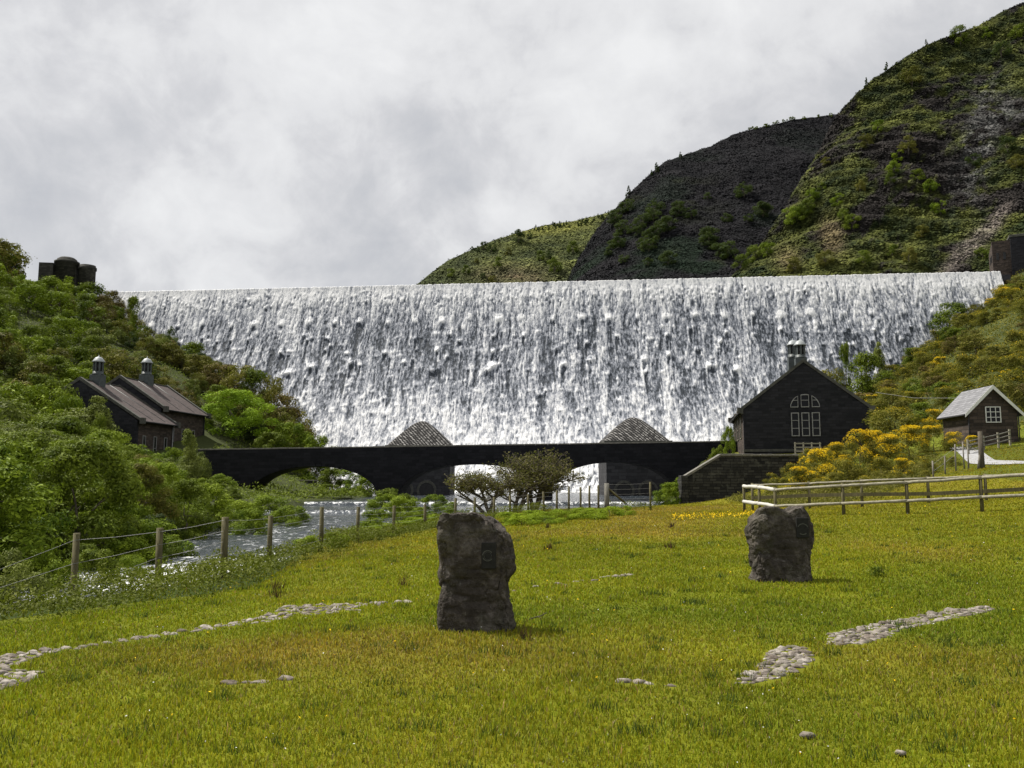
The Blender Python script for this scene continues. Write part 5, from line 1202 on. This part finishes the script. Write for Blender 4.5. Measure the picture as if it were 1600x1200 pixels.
def mat_menhir():
    t = NT('lichened_rock'); tc = t.new('TexCoord'); o = tc.outputs['Object']
    n1 = t.noise(o, 2.2, 6, .62, .4); n2 = t.noise(o, 11, 6, .7); n3 = t.noise(o, 40, 4, .7)
    c = t.ramp(t.math('ADD', t.math('MULTIPLY', n1, .55), t.math('MULTIPLY', n2, .45)), [(.34, (.020, .0165, .014)), (.5, (.055, .047, .040)), (.66, (.165, .145, .125))])
    l = t.ramp(t.noise(o, 5.5, 7, .75, .6), [(.58, 0.0), (.68, 1.0)]); c = t.mix(t.math('MULTIPLY', l, .55), c, (.17, .165, .15))
    l2 = t.ramp(t.noise(t.pos((1, 1, 1), True), 27, 5, .7), [(.62, 0.0), (.70, 1.0)]); c = t.mix(t.math('MULTIPLY', l2, .5), c, (.22, .22, .20))
    gr = t.ramp(t.noise(o, 3.3, 4, .6), [(.5, 0.0), (.7, 1.0)]); c = t.mix(t.math('MULTIPLY', gr, .25), c, (.07, .075, .035))
    return t.finish(c, .92, t.bump(t.math('ADD', t.math('MULTIPLY', n2, 1.0), t.math('MULTIPLY', n3, .45)), 1.0, .05), .2)
M['menhir'] = mat_menhir(); M['plaque'] = mat_simple('plaque_bronze', (.014, .014, .0135), (.03, .03, .028), 20, .8, .3, .003, .08); M['plaque_relief'] = mat_simple('plaque_relief', (.05, .052, .045), (.09, .093, .08), 20, .6, .3, .003)
def arc_bars(parent, cx, cz, yf, r, a0, a1, n, h, w, name='emblem'):
    b = MB()
    for i in range(n):
        a = R(a0 + (a1 - a0) * (i + .5) / n); ux, uz = math.cos(a), math.sin(a)
        p = lambda rr_, ww: (cx + ux * rr_ - uz * ww, yf - .004, cz + uz * rr_ + ux * ww)
        b.poly([p(r - h / 2, -w / 2), p(r + h / 2, -w / 2), p(r + h / 2, w / 2), p(r - h / 2, w / 2)], (0, .006, 0))
    return b.build(name, M['plaque_relief'], parent)
def ring1(pq, cx, cz, yf, s, X0, X1, Z0, Z1):
    arc_bars(pq, cx - 1.5 * s, cz, yf, 7.6 * s, 35, 175, 15, 1.3 * s, 1.2 * s); arc_bars(pq, cx - 1.5 * s, cz, yf, 7.6 * s, 205, 325, 13, 1.3 * s, 1.2 * s)
    MB().tube([(cx - 1.5 * s + 5.6 * s * math.cos(a), yf - .002, cz + 5.6 * s * math.sin(a)) for a in np.linspace(0, 6.283, 25)], .25 * s, 5, False).build('emblem', M['plaque_relief'], pq)
def ring2(pq, cx, cz, yf, s, X0, X1, Z0, Z1):
    arc_bars(pq, cx, cz - 2 * s, yf, 8.0 * s, 25, 155, 14, 1.3 * s, 1.1 * s); arc_bars(pq, cx, cz - 2 * s, yf, 8.0 * s, 232, 308, 9, 1.3 * s, 1.1 * s)
def top1(px, Z, H, s):
    hw = sst(.80, 1.0, Z / H); drop = np.interp(px, [684, 690, 700, 720, 745, 754, 762], [8, 4, 3, 2, 0, 0, 0]) * s
    return Z - hw * (drop + .012 * (fbm(px * .12, Z * 0, 3, 3) - .5))
def top2(px, Z, H, s):
    hw = sst(.72, 1.0, Z / H); drop = np.interp(px, [1174, 1182, 1188, 1197, 1212, 1222, 1230, 1236, 1240, 1255, 1262, 1268], [14, 8, 4, 2, 1.5, 2.5, 8, 7, 3, 0, 2, 5]) * s
    return Z - hw * drop
z1 = lambda L: [(780 + b / 5.4545, 640 + a / 5.4545) for a, b in L]
o1L = z1([(262, 100), (256, 130), (245, 150), (238, 250), (236, 350), (235, 450), (231, 550), (220, 650), (223, 700), (234, 750), (246, 850), (246, 950), (256, 1080), (256, 1120)])
o1R = z1([(600, 100), (640, 120), (680, 145), (728, 185), (765, 225), (812, 265), (850, 320), (870, 400), (884, 480), (895, 560), (890, 610), (868, 642), (845, 665), (830, 700), (825, 760), (842, 830), (860, 900), (870, 1000), (880, 1080), (882, 1120)])
standing_stone(o1L, o1R, 798.5, 979, 9.15, .46, 5, 'tall dark lichened standing stone with a small round emblem, centre of the field', top1, (763, 866, (752.5, 774.5, 846, 886)), ring1)
z2 = lambda L: [(740 + b / 6.6667, 1100 + a / 6.6667) for a, b in L]
o2L = z2([(585, 335), (560, 380), (520, 430), (505, 500), (476, 590), (484, 650), (500, 750), (500, 850), (506, 930), (500, 970), (520, 1050), (505, 1115), (505, 1160)])
o2R = z2([(1045, 335), (1062, 365), (1085, 400), (1110, 470), (1136, 540), (1134, 650), (1122, 750), (1105, 800), (1102, 900), (1104, 1000), (1115, 1060), (1115, 1160)])
standing_stone(o2L, o2R, 791, 907, 13.25, .55, 17, 'squat dark standing stone with a notched top in front of the pale rail fence', top2, (1248, 823, (1239.5, 1258, 808, 838.5)), ring2)
# ------------------------------------------------------------------ wire fence on the left
wf = thing('wire_fence', 'weathered post and wire fence running along the riverbank', 'fence', (0, 0, 0))
posts = [(-14.5, 16.0, 1.25), (-12.0, 16.3, 1.25)]
PL = [(120, 16.4, 833), (250, 16.4, 825), (352, 16.4, 808), (423, 19.4, 806), (503, 22, 792), (560, 25, 792), (616, 27.2, 790), (664, 30, 788), (712, 33, 778), (742, 35, 777), (772, 36.5, 777), (797, 38, 774), (825, 39, 772), (849, 40, 768),
      (870, 40.5, 766), (889, 41, 760), (907, 41.3, 761), (921, 41.6, 759), (935, 41.9, 758), (1016, 43, 753)]
rr = random.Random(8); tops = []
for x, y, h in posts: z = tz(x, y); tops.append(Vector((x, y, z + h - .1)))
for px, Y, py in PL: p = P(px, py, Y); tops.append(p)
strainer = P(948, 755, 42.1)
for i, p in enumerate(tops):
    z = tz(p.x, p.y) - .3; r = .055 if i > 4 else .065
    MB().tube([(p.x + rr.uniform(-.03, .03), p.y, z), (p.x + rr.uniform(-.012, .012), p.y, (z + p.z) / 2), (p.x, p.y, p.z)], [r * 1.05, r, r * .97], 10, True, .06, rr).build('post', M['post'], wf)
MB().tube([(strainer.x, strainer.y, tz(strainer.x, strainer.y) - .3), (strainer.x, strainer.y, strainer.z)], [.13, .12], 12, True, .05, rr).build('strainer_post', M['coping'], wf)
q0 = P(951, 764, 42.1); q1 = P(977, 786, 42.3); MB().tube([q0, q1], .055, 8).build('brace', M['post'], wf)
seq = sorted(tops + [strainer], key=lambda p: p.x if p.y > 22.5 else p.x - 100 + 0 * p.y)
seq = tops[:-1] + [strainer, tops[-1]]
for k in range(5):
    b = MB()
    for a, c in zip(seq[:-1], seq[1:]):
        za = max(.1, (a.z - tz(a.x, a.y)) / 1.2); zc = max(.1, (c.z - tz(c.x, c.y)) / 1.2); off_ = .06 + k * .21
        p0 = Vector((a.x, a.y - .06, a.z - off_ * za)); p1 = Vector((c.x, c.y - .06, c.z - off_ * zc)); m = p0.lerp(p1, .5) - Vector((0, 0, .02))
        b.tube([p0, m, p1], .0035, 4, False)
    b.build('wire', M['wire'], wf)
st_ = thing('broken_post', 'dark rotten stump of an old post leaning among the weeds by the wire fence', 'post', (*P(147, 895, 15.2).xy, tz(P(147, 895, 15.2).x, 15.2)))
MB().tube([(0, 0, -.2), (.02, 0, .2), (-.02, .01, .42)], [.05, .045, .03], 7, True, .2, rr).build('post', M['bark'], st_); MB().tube([(.08, .02, -.2), (.1, .02, .15), (.07, .0, .33)], [.04, .035, .02], 7, True, .2, rr).build('splinter', M['bark'], st_)
# ------------------------------------------------------------------ pale rail fences on the right
def rail_run(pts, label, square=False, rm='rail', top=1.0, low=.45, rr_=.055, group='timber rail fences beside the field'):
    """pts: (px, py_toprail, py_lowrail or None, Y) ; posts at every point"""
    t = thing('rail_fence', label, 'fence', (0, 0, 0), 0, group); W3 = [(P(a, b, Y), P(a, c, Y)) for a, b, c, Y in pts]
    for i, (p, q) in enumerate(W3):
        z = tz(p.x, p.y); MB().tube([(p.x, p.y + .09, z - .3), (p.x, p.y + .09, p.z + .09)], [.06, .055], 10, True, .05, rr).build('post', M['post'], t)
    for lvl in (0, 1):
        for i in range(len(W3) - 1):
            a, c = W3[i][lvl], W3[i + 1][lvl]; n = 6
            pp = [a.lerp(c, j / n) + Vector((0, rr.uniform(-.008, .008), rr.uniform(-.012, .012))) for j in range(n + 1)]
            pp[0] -= (c - a).normalized() * .06
            if square and lvl == 1:
                b = MB()
                dv = (c - a); b.poly([a + Vector((0, 0, -.07)), c + Vector((0, 0, -.07)), c + Vector((0, 0, .07)), a + Vector((0, 0, .07))], (0, .035, 0)); b.build('rail', M['post'], t)
            else: MB().tube(pp, [rr_ * rr.uniform(.92, 1.06) for _ in pp], 10, True, .03, rr).build('rail', M[rm], t)
    return t
rail_run([(1212, 765.5, 791, 31), (1318, 758.5, 786.5, 29), (1418, 754, 782.5, 28), (1534, 746.5, 777, 26.8), (1660, 739, 771, 25.5)], 'near pale round rail fence behind the squat standing stone')
rail_run([(1163, 760, 784, 34.5), (1187, 761.5, 787, 32.8), (1212, 765.5, 791, 31)], 'short pale side run of rail fence closing the left end of the paddock', rr_=.075, rm='rail_pale')
rail_run([(1176, 758, 778, 36.5), (1265, 755.5, 774, 35), (1347, 751.5, 772.5, 33.5), (1451, 747.5, 771.5, 32.2), (1541, 744, 767.5, 31), (1660, 738, 761, 29.8)], 'far rail fence with a dark flat lower board, just behind the near one', True, rr_=.045)
# timber field fence by the gorse and the thick gate post by the path
ff = thing('post_fence', 'leaning grey stakes with wire between the gorse and the gate post', 'fence', (0, 0, 0))
for px, py, Y in [(1476, 712, 43), (1492, 694, 44), (1504, 690, 44.5), (1512, 700, 44), (1457, 720, 42)]:
    p = P(px, py, Y); MB().tube([(p.x + rr.uniform(-.05, .05), p.y, tz(p.x, p.y) - .2), (p.x, p.y, p.z)], [.04, .035], 7, True, .1, rr).build('post', M['bark_pale'], ff)
for dz in (0, .35):
    MB().tube([P(1457, 726, 42) + Vector((0, 0, -dz)), P(1492, 700, 44) + Vector((0, 0, -dz)), P(1531, 690, 43) + Vector((0, 0, -dz))], .006, 4, False).build('wire', M['wire'], ff)
gp = P(1531, 674, 42.5); gt = thing('gate_post', 'thick grey gate post at the gorse end beside the path', 'post', (gp.x, gp.y, tz(gp.x, gp.y)))
MB().tube([(0, 0, -.3), (.0, 0, .7), (.01, 0, gp.z - gt.location.z)], [.14, .125, .11], 12, True, .06, rr).build('post', M['bark'], gt); MB().tube([(-.22, 0, -.1), (-.03, 0, .9)], .06, 8).build('brace', M['bark_pale'], gt)
hf_ = thing('hut_fence', 'low weathered two rail fence in front of the small brown hut', 'fence', (0, 0, 0))
HP = [P(a, b, c) for a, b, c in [(1512, 688, 50), (1536, 682, 51.5), (1559, 677, 52.5), (1577, 672, 53.5)]]
for p in HP: MB().box(p.x - .05, p.x + .05, p.y - .05, p.y + .05, tz(p.x, p.y) - .2, p.z + .06).build('post', M['rail'], hf_)
for k in range(3):
    for a, c in zip(HP[:-1], HP[1:]): MB().tube([a - Vector((0, .07, .08 + .25 * k)), c - Vector((0, .07, .08 + .25 * k))], .04, 6).build('rail', M['coping'], hf_)
# ------------------------------------------------------------------ path
def path_mesh():
    L_ = [(1500, 704, 55), (1535, 716, 46.5), (1570, 719.5, 44), (1605, 722, 42), (1700, 730, 36)]
    c = [P(a, b, Y) for a, b, Y in L_]; v = []
    t = np.linspace(0, 1, 60); xs = np.interp(t, np.linspace(0, 1, len(c)), [p.x for p in c]); ys = np.interp(t, np.linspace(0, 1, len(c)), [p.y for p in c]); wd = .62
    dx, dy = np.gradient(xs), np.gradient(ys); l = np.hypot(dx, dy); nx, ny = -dy / l, dx / l; rows = []
    for o in np.linspace(-1, 1, 9): X_, Y_ = xs + nx * o * wd, ys + ny * o * wd; rows.append(np.stack([X_, Y_, terr(X_, Y_) + .05 - .02 * abs(o)], -1))
    return mesh_np('path', np.array(rows).reshape(-1, 3), grid_faces(9, 60), M['path'], True)
tag(link('path', path_mesh()), 'pale grey tarmac path crossing the green bank on the right', None, None, 'structure')
# ------------------------------------------------------------------ cobbles set in the turf
def cobble_mesh(seed):
    b = bmesh.new(); bmesh.ops.create_icosphere(b, subdivisions=2, radius=1); rr = random.Random(seed); o1 = Vector((rr.random() * 9, rr.random() * 9, 0))
    from mathutils import noise as nz
    for v in b.verts:
        d = 1 + .45 * nz.noise(v.co * 1.5 + o1); v.co = Vector((v.co.x * d, v.co.y * d * .72, v.co.z * d * .42))
    for f in b.faces: f.smooth = True
    me_ = bpy.data.meshes.new('cobblestone'); b.to_mesh(me_); b.free(); me_.materials.append(M['cobble']); return me_
CM = [cobble_mesh(i) for i in range(6)]
PATCH = [([(-30, 1012), (0, 1010), (40, 1003), (100, 998), (200, 984), (300, 970), (380, 959), (438, 946), (440, 937), (560, 936), (640, 934), (640, 937), (560, 941), (562, 948), (510, 952), (470, 953), (440, 960), (380, 966), (280, 978), (170, 991), (95, 1004), (40, 1018), (20, 1030), (58, 1038), (52, 1048), (20, 1058), (0, 1068), (-30, 1080)], 'curved strip on the left of the field', .8),
         ([(1206, 1018), (1225, 1013), (1260, 1012), (1268, 1035), (1225, 1056), (1180, 1066), (1150, 1067), (1185, 1045)], 'small patch low on the right', .6),
         ([(1296, 990), (1350, 977), (1420, 967), (1490, 956), (1552, 954), (1545, 960), (1470, 972), (1400, 985), (1360, 1005), (1298, 1008)], 'long strip on the right beyond the small patch', .7),
         ([(800, 920), (900, 909), (940, 900), (1010, 894), (1012, 897), (945, 908), (900, 914), (805, 923)], 'thin line between the two standing stones', .25),
         ([(355, 1060), (460, 1054), (460, 1058), (360, 1064)], 'broken line in the near grass left of centre', .02),
         ([(960, 1064), (1050, 1066), (1050, 1071), (965, 1069)], 'few half buried cobbles left of the small patch', .02)]
stones = []; rr = random.Random(21)
for poly, where, dens in PATCH:
    xs = [a for a, _ in poly]; ys = [b for _, b in poly]; got = []; tries = 0
    while tries < 14000:
        tries += 1; px = rr.uniform(min(xs), max(xs)); py = rr.uniform(min(ys), max(ys))
        if not in_poly(px, py, poly): continue
        p = PZ(px, py, .0); r = rr.uniform(.028, .078); 
        if any((p.x - a) ** 2 + (p.y - b) ** 2 < ((r + c) * .78) ** 2 for a, b, c in got): continue
        if rr.random() > dens: tries += 30; continue
        if dens < .03 and len(got) >= 4: break
        if dens == .25 and len(got) >= 17: break
        got.append((p.x, p.y, r)); stones.append((p.x, p.y, r, where))
stones.sort(key=lambda s: -s[2] / s[1])
print('cobbles', len(stones))
SX = np.array([s[0] for s in stones]); SY = np.array([s[1] for s in stones])
rest = []
for i, (x, y, r, where) in enumerate(stones):
    z = tz(x, y) - r * .08; rz = rr.uniform(-.6, .6); tilt = (rr.uniform(-.15, .15), rr.uniform(-.15, .15), rz)
    if i < 300:
        o = link('cobblestone', CM[i % 6], None, (x, y, z)); o.rotation_euler = tilt; o.scale = (r * 1.15, r, r * rr.uniform(.9, 1.3))
        tag(o, 'pale worn cobblestone set in the turf, ' + where, 'cobblestone', 'cobblestones in the ' + where)
    else: rest.append((x, y, z, tilt, r))
if rest:
    VV = []; FF = []; off_ = 0
    for i, (x, y, z, tl3, r) in enumerate(rest):
        me_ = CM[i % 6]; v = np.empty(len(me_.vertices) * 3, dtype=np.float32); me_.vertices.foreach_get('co', v); v = v.reshape(-1, 3) * np.array((r * 1.15, r, r * 1.1)); c, s = math.cos(tl3[2]), math.sin(tl3[2])
        v = np.stack([v[:, 0] * c - v[:, 1] * s + x, v[:, 0] * s + v[:, 1] * c + y, v[:, 2] + z], -1); f = np.array([list(q.vertices) for q in me_.polygons]) + off_; off_ += len(v); VV.append(v); FF.append(f)
    tag(link('cobbles', mesh_np('cobbles', np.concatenate(VV), np.concatenate(FF), M['cobble'], True)), 'remaining small pale cobbles of the turf strips', None, None, 'stuff')
# ------------------------------------------------------------------ grass
def mat_grass():
    t = NT('grass_blade'); a = t.attr('Col').outputs['Color']; ri = t.new('NewGeometry').outputs['Random Per Island']
    c = t.mix(1.0, a, t.ramp(ri, [(0, .72), (1, 1.38)]), 'MULTIPLY')
    d = t.new('BsdfPrincipled'); t.L.new(c, d.inputs['Base Color']); d.inputs['Roughness'].default_value = .6; d.inputs['Specular IOR Level'].default_value = .2
    tr = t.new('BsdfTranslucent'); t.L.new(c, tr.inputs[0]); mx = t.new('MixShader'); mx.inputs[0].default_value = .4
    t.L.new(d.outputs[0], mx.inputs[1]); t.L.new(tr.outputs[0], mx.inputs[2]); t.L.new(mx.outputs[0], t.out.inputs[0]); return t.m
M['grass'] = mat_grass()
def grass_xy(n, seed):
    rg = np.random.default_rng(seed); y = 4.2 * (62 / 4.2) ** rg.random(n) ** .92     # denser near the viewer
    x = rg.uniform(-.70, .70, n) * (y + 1.0) + np.where(rg.random(n) < .2, rg.uniform(-9, 11, n), 0); return x, y, rg
def grass(name, n, seed, label):
    x, y, rg = grass_xy(n, seed); z = terr(x, y)
    k = (river_d(x, y) > .6) & ~((x < -5.6 - .0 * y) & (y > 17.5)) & ~((x < -9.5) & (y > 14)) & (y < 61 - np.maximum(0, 9 - x) * 1.6) & ~((x > 12) & (x > 9 + (y - 33) * .1) & (y > 36) & (x < 12.5 + (y - 33) * .85) & (rg.random(len(x)) < .5)) & ~(WEED(x, y) & (rg.random(len(x)) < .8))
    for i in range(len(SX)):
        if i % 1 == 0: k &= ~((np.abs(x - SX[i]) < .06) & (np.abs(y - SY[i] + .03) < .09) & (rg.random(len(x)) < .8))
    x, y, z = x[k], y[k], z[k]; n = len(x)
    cl = fbm(x * 1.3, y * 1.3, 13, 3); pat = fbm(x * 3.1 + 5, y * 3.1, 17, 2); dr = dry(x, y)
    h = (.013 + .022 * np.clip(cl * 1.6 - .3, 0, 1) + .032 * rg.random(n) ** 5) * (.8 + .5 * pat) * (1 + .35 * np.clip(y / 25, 0, 1))
    w = .0014 + .00048 * y; a = rg.random(n) * 2 * math.pi; ux, uy = np.cos(a), np.sin(a); la = rg.random(n) * 2 * math.pi; ln = h * rg.uniform(.1, .75, n)
    lx, ly = np.cos(la) * ln, np.sin(la) * ln; w = w * rg.uniform(.7, 1.3, n)
    b0 = np.stack([x - ux * w, y - uy * w, z - .01], -1); b1 = np.stack([x + ux * w, y + uy * w, z - .01], -1)
    m0 = np.stack([x - ux * w * .8 + lx * .35, y - uy * w * .8 + ly * .35, z + h * .6], -1); m1 = np.stack([x + ux * w * .8 + lx * .35, y + uy * w * .8 + ly * .35, z + h * .6], -1)
    tp = np.stack([x + lx, y + ly, z + h], -1)
    v = np.stack([b0, b1, m1, m0, tp], 1).reshape(-1, 3); i5 = np.arange(n)[:, None] * 5
    f = np.concatenate([i5 + np.array([[0, 1, 2]]), i5 + np.array([[0, 2, 3]]), i5 + np.array([[3, 2, 4]])])
    c = field_col(x, y) * 1.15; straw = (rg.random(n) < .03 + .2 * dr)[:, None]; c = np.where(straw, np.array((.26, .20, .07)) * rg.uniform(.6, 1.1, (n, 1)), c); c = c * rg.uniform(.75, 1.2, (n, 1)); c[:, 0] *= rg.uniform(.8, 1.2, n)
    o = link(name, mesh_np(name, v, f, M['grass'], False, np.repeat(c, 5, 0))); return tag(o, label, None, None, 'stuff')
grass('grass', 640000, 1, 'short rough grass of the field, green with dry straw patches')
# longer tufts round the stones and scattered, and flowers
def tufts(name, label, spots_, mat_col_, h0, seed, kind='stuff'):
    rg = np.random.default_rng(seed); xs, ys, hs = [], [], []
    for x, y, r, n, h in spots_: xs.append(x + rg.normal(size=n) * r); ys.append(y + rg.normal(size=n) * r * .6); hs.append(np.full(n, h) * rg.uniform(.5, 1.1, n))
    x, y, h = map(np.concatenate, (xs, ys, hs)); n = len(x); z = terr(x, y); w = .002 + .0005 * y; a = rg.random(n) * 6.283; la = rg.random(n) * 6.283; lx, ly = np.cos(la) * h * .4, np.sin(la) * h * .4
    b0 = np.stack([x - np.cos(a) * w, y - np.sin(a) * w, z - .01], -1); b1 = np.stack([x + np.cos(a) * w, y + np.sin(a) * w, z - .01], -1); tp = np.stack([x + lx, y + ly, z + h], -1)
    f = np.arange(n * 3).reshape(-1, 3); c = np.tile(np.array(mat_col_), (n, 1)) * rg.uniform(.6, 1.5, (n, 1))
    o = link(name, mesh_np(name, np.stack([b0, b1, tp], 1).reshape(-1, 3), f, M['grass'], False, np.repeat(c, 3, 0))); return tag(o, label, None, None, kind)
sp_ = []
for px in range(690, 802, 4): p = PZ(px, 981 + rr.uniform(-3, 3), 0); sp_.append((p.x, p.y, .03, 26, .14))
for px in range(1180, 1268, 4): p = PZ(px, 909 + rr.uniform(-2, 1), 0); sp_.append((p.x, p.y, .04, 22, .12))
rg_ = np.random.default_rng(4)
for _ in range(260):
    y = 4.8 * 5.5 ** rg_.random(); x = rg_.uniform(-.6, .6) * y
    if x > -5: sp_.append((x, y, .07, 30, rg_.uniform(.05, .11)))
tufts('grass_tufts', 'taller dark grass tufts dotted over the field and round the standing stones', sp_, (.055, .085, .012), .1, 3)
sp_ = []
for px, py in [(435, 905), (820, 1000), (430, 920), (770, 860), (630, 910), (860, 858), (1050, 830), (855, 858), (855, 825), (1047, 858)]:
    p = PZ(px, py, 0); sp_.append((p.x, p.y, .05, 20, .22))
tufts('dock_stalks', 'thin dark dock stalks standing in the grass', sp_, (.05, .03, .015), .1, 5)
# buttercups: small open yellow flowers, dense in one band
def flowers(name, label, pts_, mat, r):
    rg = np.random.default_rng(2); p = np.array(pts_); n = len(p); z = terr(p[:, 0], p[:, 1]) + p[:, 2]; c = np.stack([p[:, 0], p[:, 1], z], -1)
    v, f = leaf_quads(c, rg.normal(size=(n, 3)) * .5 + np.array((0, -.4, .8)), r * (.6 + .07 * p[:, 1]) * rg.uniform(.7, 1.3, n), rg, 1.0)
    o = link(name, mesh_np(name, v, f, mat, False, None, {'tone': rg.random(n * 4)})); return tag(o, label, None, None, 'stuff')
pt_ = []
for _ in range(420):
    px = rg_.uniform(1050, 1185); py = 817 + rg_.normal() * 2.2; q = PZ(px, py, 0.05); pt_.append((q.x, q.y, rg_.uniform(.1, .16)))
for _ in range(120):
    y = 4.8 * 7 ** rg_.random(); pt_.append((rg_.uniform(-.5, .62) * y, y, rg_.uniform(.05, .1)))
flowers('buttercups', 'yellow buttercups, thick in a band left of the squat stone', [q for q in pt_ if q[0] > -5], M['bloom'], .011)
M['daisy'] = mat_simple('daisy', (.5, .5, .46), (.7, .7, .66), 9, .8, .1, .001)
pt_ = []
for _ in range(220): y = 4.6 * 7 ** rg_.random(); pt_.append((rg_.uniform(-.5, .62) * y, y, rg_.uniform(.03, .07)))
flowers('daisies', 'scattered tiny white daisies in the turf', [q for q in pt_ if q[0] > -5], M['daisy'], .007)
# thistle right of the squat stone and a stick beside the tall one
p = PZ(1372, 897, .1); th = thing('thistle', 'small dark green thistle alone in the grass right of the squat stone', 'plant', (p.x, p.y, tz(p.x, p.y)))
rg = np.random.default_rng(9); c = rg.normal(size=(240, 3)) * np.array((.07, .05, .05)) + np.array((0, 0, .09)); v, f = leaf_quads(c, rg.normal(size=(240, 3)), .035 * rg.uniform(.5, 1.3, 240), rg, .4)
link('leaves', mesh_np('leaves', v, f, M['leaf_mid'], False, None, {'tone': rg.random(960)}), th); MB().tube([(0, 0, -.02), (0.01, 0, .17)], .006, 6).build('stem', M['leaf_mid'], th)
p = PZ(838, 972, 0); sk = thing('fallen_stick', 'short crooked stick lying in the grass right of the tall stone', 'stick', (p.x, p.y, tz(p.x, p.y)))
MB().tube([(-.08, 0, .03), (0, .02, .05), (.06, 0, .07), (.12, .02, .10)], [.006, .007, .006, .004], 6).build('stick', M['bark'], sk); MB().tube([(.02, 0.01, .06), (.05, -.03, .04)], .004, 5).build('twig', M['bark'], sk)
for px, py, r, lab in [(1262, 1152, .05, 'flat grey green stone lying low in the near grass at lower right'), (1407, 1178, .035, 'small pale stone half hidden in the grass near the bottom right')]:
    p = PZ(px, py, 0); o = link('field_stone', CM[2], None, (p.x, p.y, tz(p.x, p.y) + .02)); o.scale = (r, r, r); tag(o, lab, 'stone')
# overhead line behind the hut
ol = MB(); a = P(1368, 613, 74); c = P(1500, 622, 62); ol.tube([a, a.lerp(c, .5) - Vector((0, 0, .25)), c], .012, 4, False)
o = ol.build('overhead_cable', M['wire'], None); tag(o, 'thin pale overhead cable crossing in front of the gorse slope', 'cable')
# ------------------------------------------------------------------ labels for the vegetation
def zone(px, py, y, grp):
    """where it stands, told by things one can find"""
    if grp.startswith('scrub'):
        if px > 1600: return 'beside the right frame edge'
        if px > 1540: return 'below the right tower' if py < 520 else 'above the small hut' if py < 610 else 'beside the small hut'
        if px > 1440: return 'near the top right end of the dam' if py < 540 else 'on the slope left of the hut roof' if py > 600 else 'midway up the right slope'
        if px > 1360: return 'close to the white water' if py < 590 else 'between the gabled house and the hut'
        return 'just above the gabled house roof'
    if grp.startswith('trees of the wooded'):
        pass
        if px < 0: return 'at the left frame edge'
        if py < 470: return 'below the left tower' if px > 60 else 'on the skyline left of the tower'
        if px < 120: return 'high on the slope at far left' if py < 560 else 'left of the dark stone hall'
        if px < 235: return 'on the slope under the left dam end' if py < 530 else 'directly above the hall roofs' if py < 600 else 'in front of the hall'
        if px < 330: return 'beside the white water above the hall' if py < 570 else 'right of the hall ventilators'
        return 'above the vivid round tree' if px < 420 else 'at the foot of the slope beside the water'
    if grp.startswith('bushes and small'):
        if px < 60: return 'at far left ' + ('beyond the fence' if py > 740 else 'below the hall')
        if py > 800: return 'behind the wires' + (' left of the first post' if px < 120 else ' between the first two posts' if px < 250 else ' near the rapids')
        if py > 740: return 'on the bank left of the rapids' if px < 250 else 'below the left end of the bridge'
        return 'left of the hall' if px < 140 else 'in front of the hall' if px < 260 else 'at the left end of the bridge'
    if 'dark hill' in grp: return 'low on the dark hill' if py > 370 else 'higher on the dark hill'
    if 'right hillside' in grp:
        return 'near the skyline' if py < 150 else 'by the grey crags' if px > 1480 else 'low behind the dam crest' if py > 380 else 'on the gully edge' if px < 1345 else 'in the middle of the rocky hillside'
    if 'far green' in grp: return 'left part of the far green hill' if px < 790 else 'right part of the far green hill'
    if 'gorse bushes in bloom' in grp: return 'beside the wall coping' if px < 1290 else 'near the gate post' if px > 1470 else 'on the bank below the gorse slope'
    if 'in front of the bridge' in grp: return 'at the right end of the bridge' if px > 900 else 'between the wire fence and the bridge'
    if 'bramble' in grp: return 'left of the tall stone' if px < 740 else 'right of the tall stone'
    if 'first bridge arch' in grp: return 'seen through the first arch'
    if 'left end of the bridge' in grp: return 'behind the bridge parapet'
    return ''
fam = {}
for e in VEG:
    o, px, py, h, y, word = e; g_ = o['group']; base = (word + ' ' + ('' if any(k_ in word for k_ in ('beside the falling', 'gable end', 'left tower', 'skyline', 'crest', 'standing up', 'plantation', 'top edge', 'edge of the white', 'at the corner', 'white water')) else zone(px, py, y, g_))).strip(); fam.setdefault(base, []).append(e)
ORD = ['first', 'second', 'third', 'fourth', 'fifth', 'sixth', 'seventh', 'eighth', 'ninth', 'tenth']
def put(o, s):
    w = s.split(); o['label'] = ' '.join(w[:16])
for base, L_ in fam.items():
    L_.sort(key=lambda e: e[1]); n = len(L_)
    if n == 1: put(L_[0][0], base); continue
    if n > 10 and ('tiny' in base):
        for e in L_: put(e[0], base)
        continue
    if n <= 10:
        for i, e in enumerate(L_): put(e[0], base + ', ' + ('leftmost' if i == 0 else 'rightmost' if i == n - 1 else ORD[i] + ' from the left'))
    else:       # two tiers by height in the picture
        rows_ = (n + 9) // 10; names_ = {2: ['upper', 'lower'], 3: ['upper', 'middle', 'lower']}.get(rows_, ['topmost', 'upper', 'middle', 'lower', 'bottom'])
        by_ = sorted(L_, key=lambda e: e[2])
        for k_ in range(rows_):
            sel = sorted(by_[k_ * n // rows_:(k_ + 1) * n // rows_], key=lambda e: e[1])
            for i, e in enumerate(sel): put(e[0], base + ', ' + names_[min(k_, len(names_) - 1)] + ' row ' + ('leftmost' if i == 0 else ORD[min(i, 9)] + ' from left'))
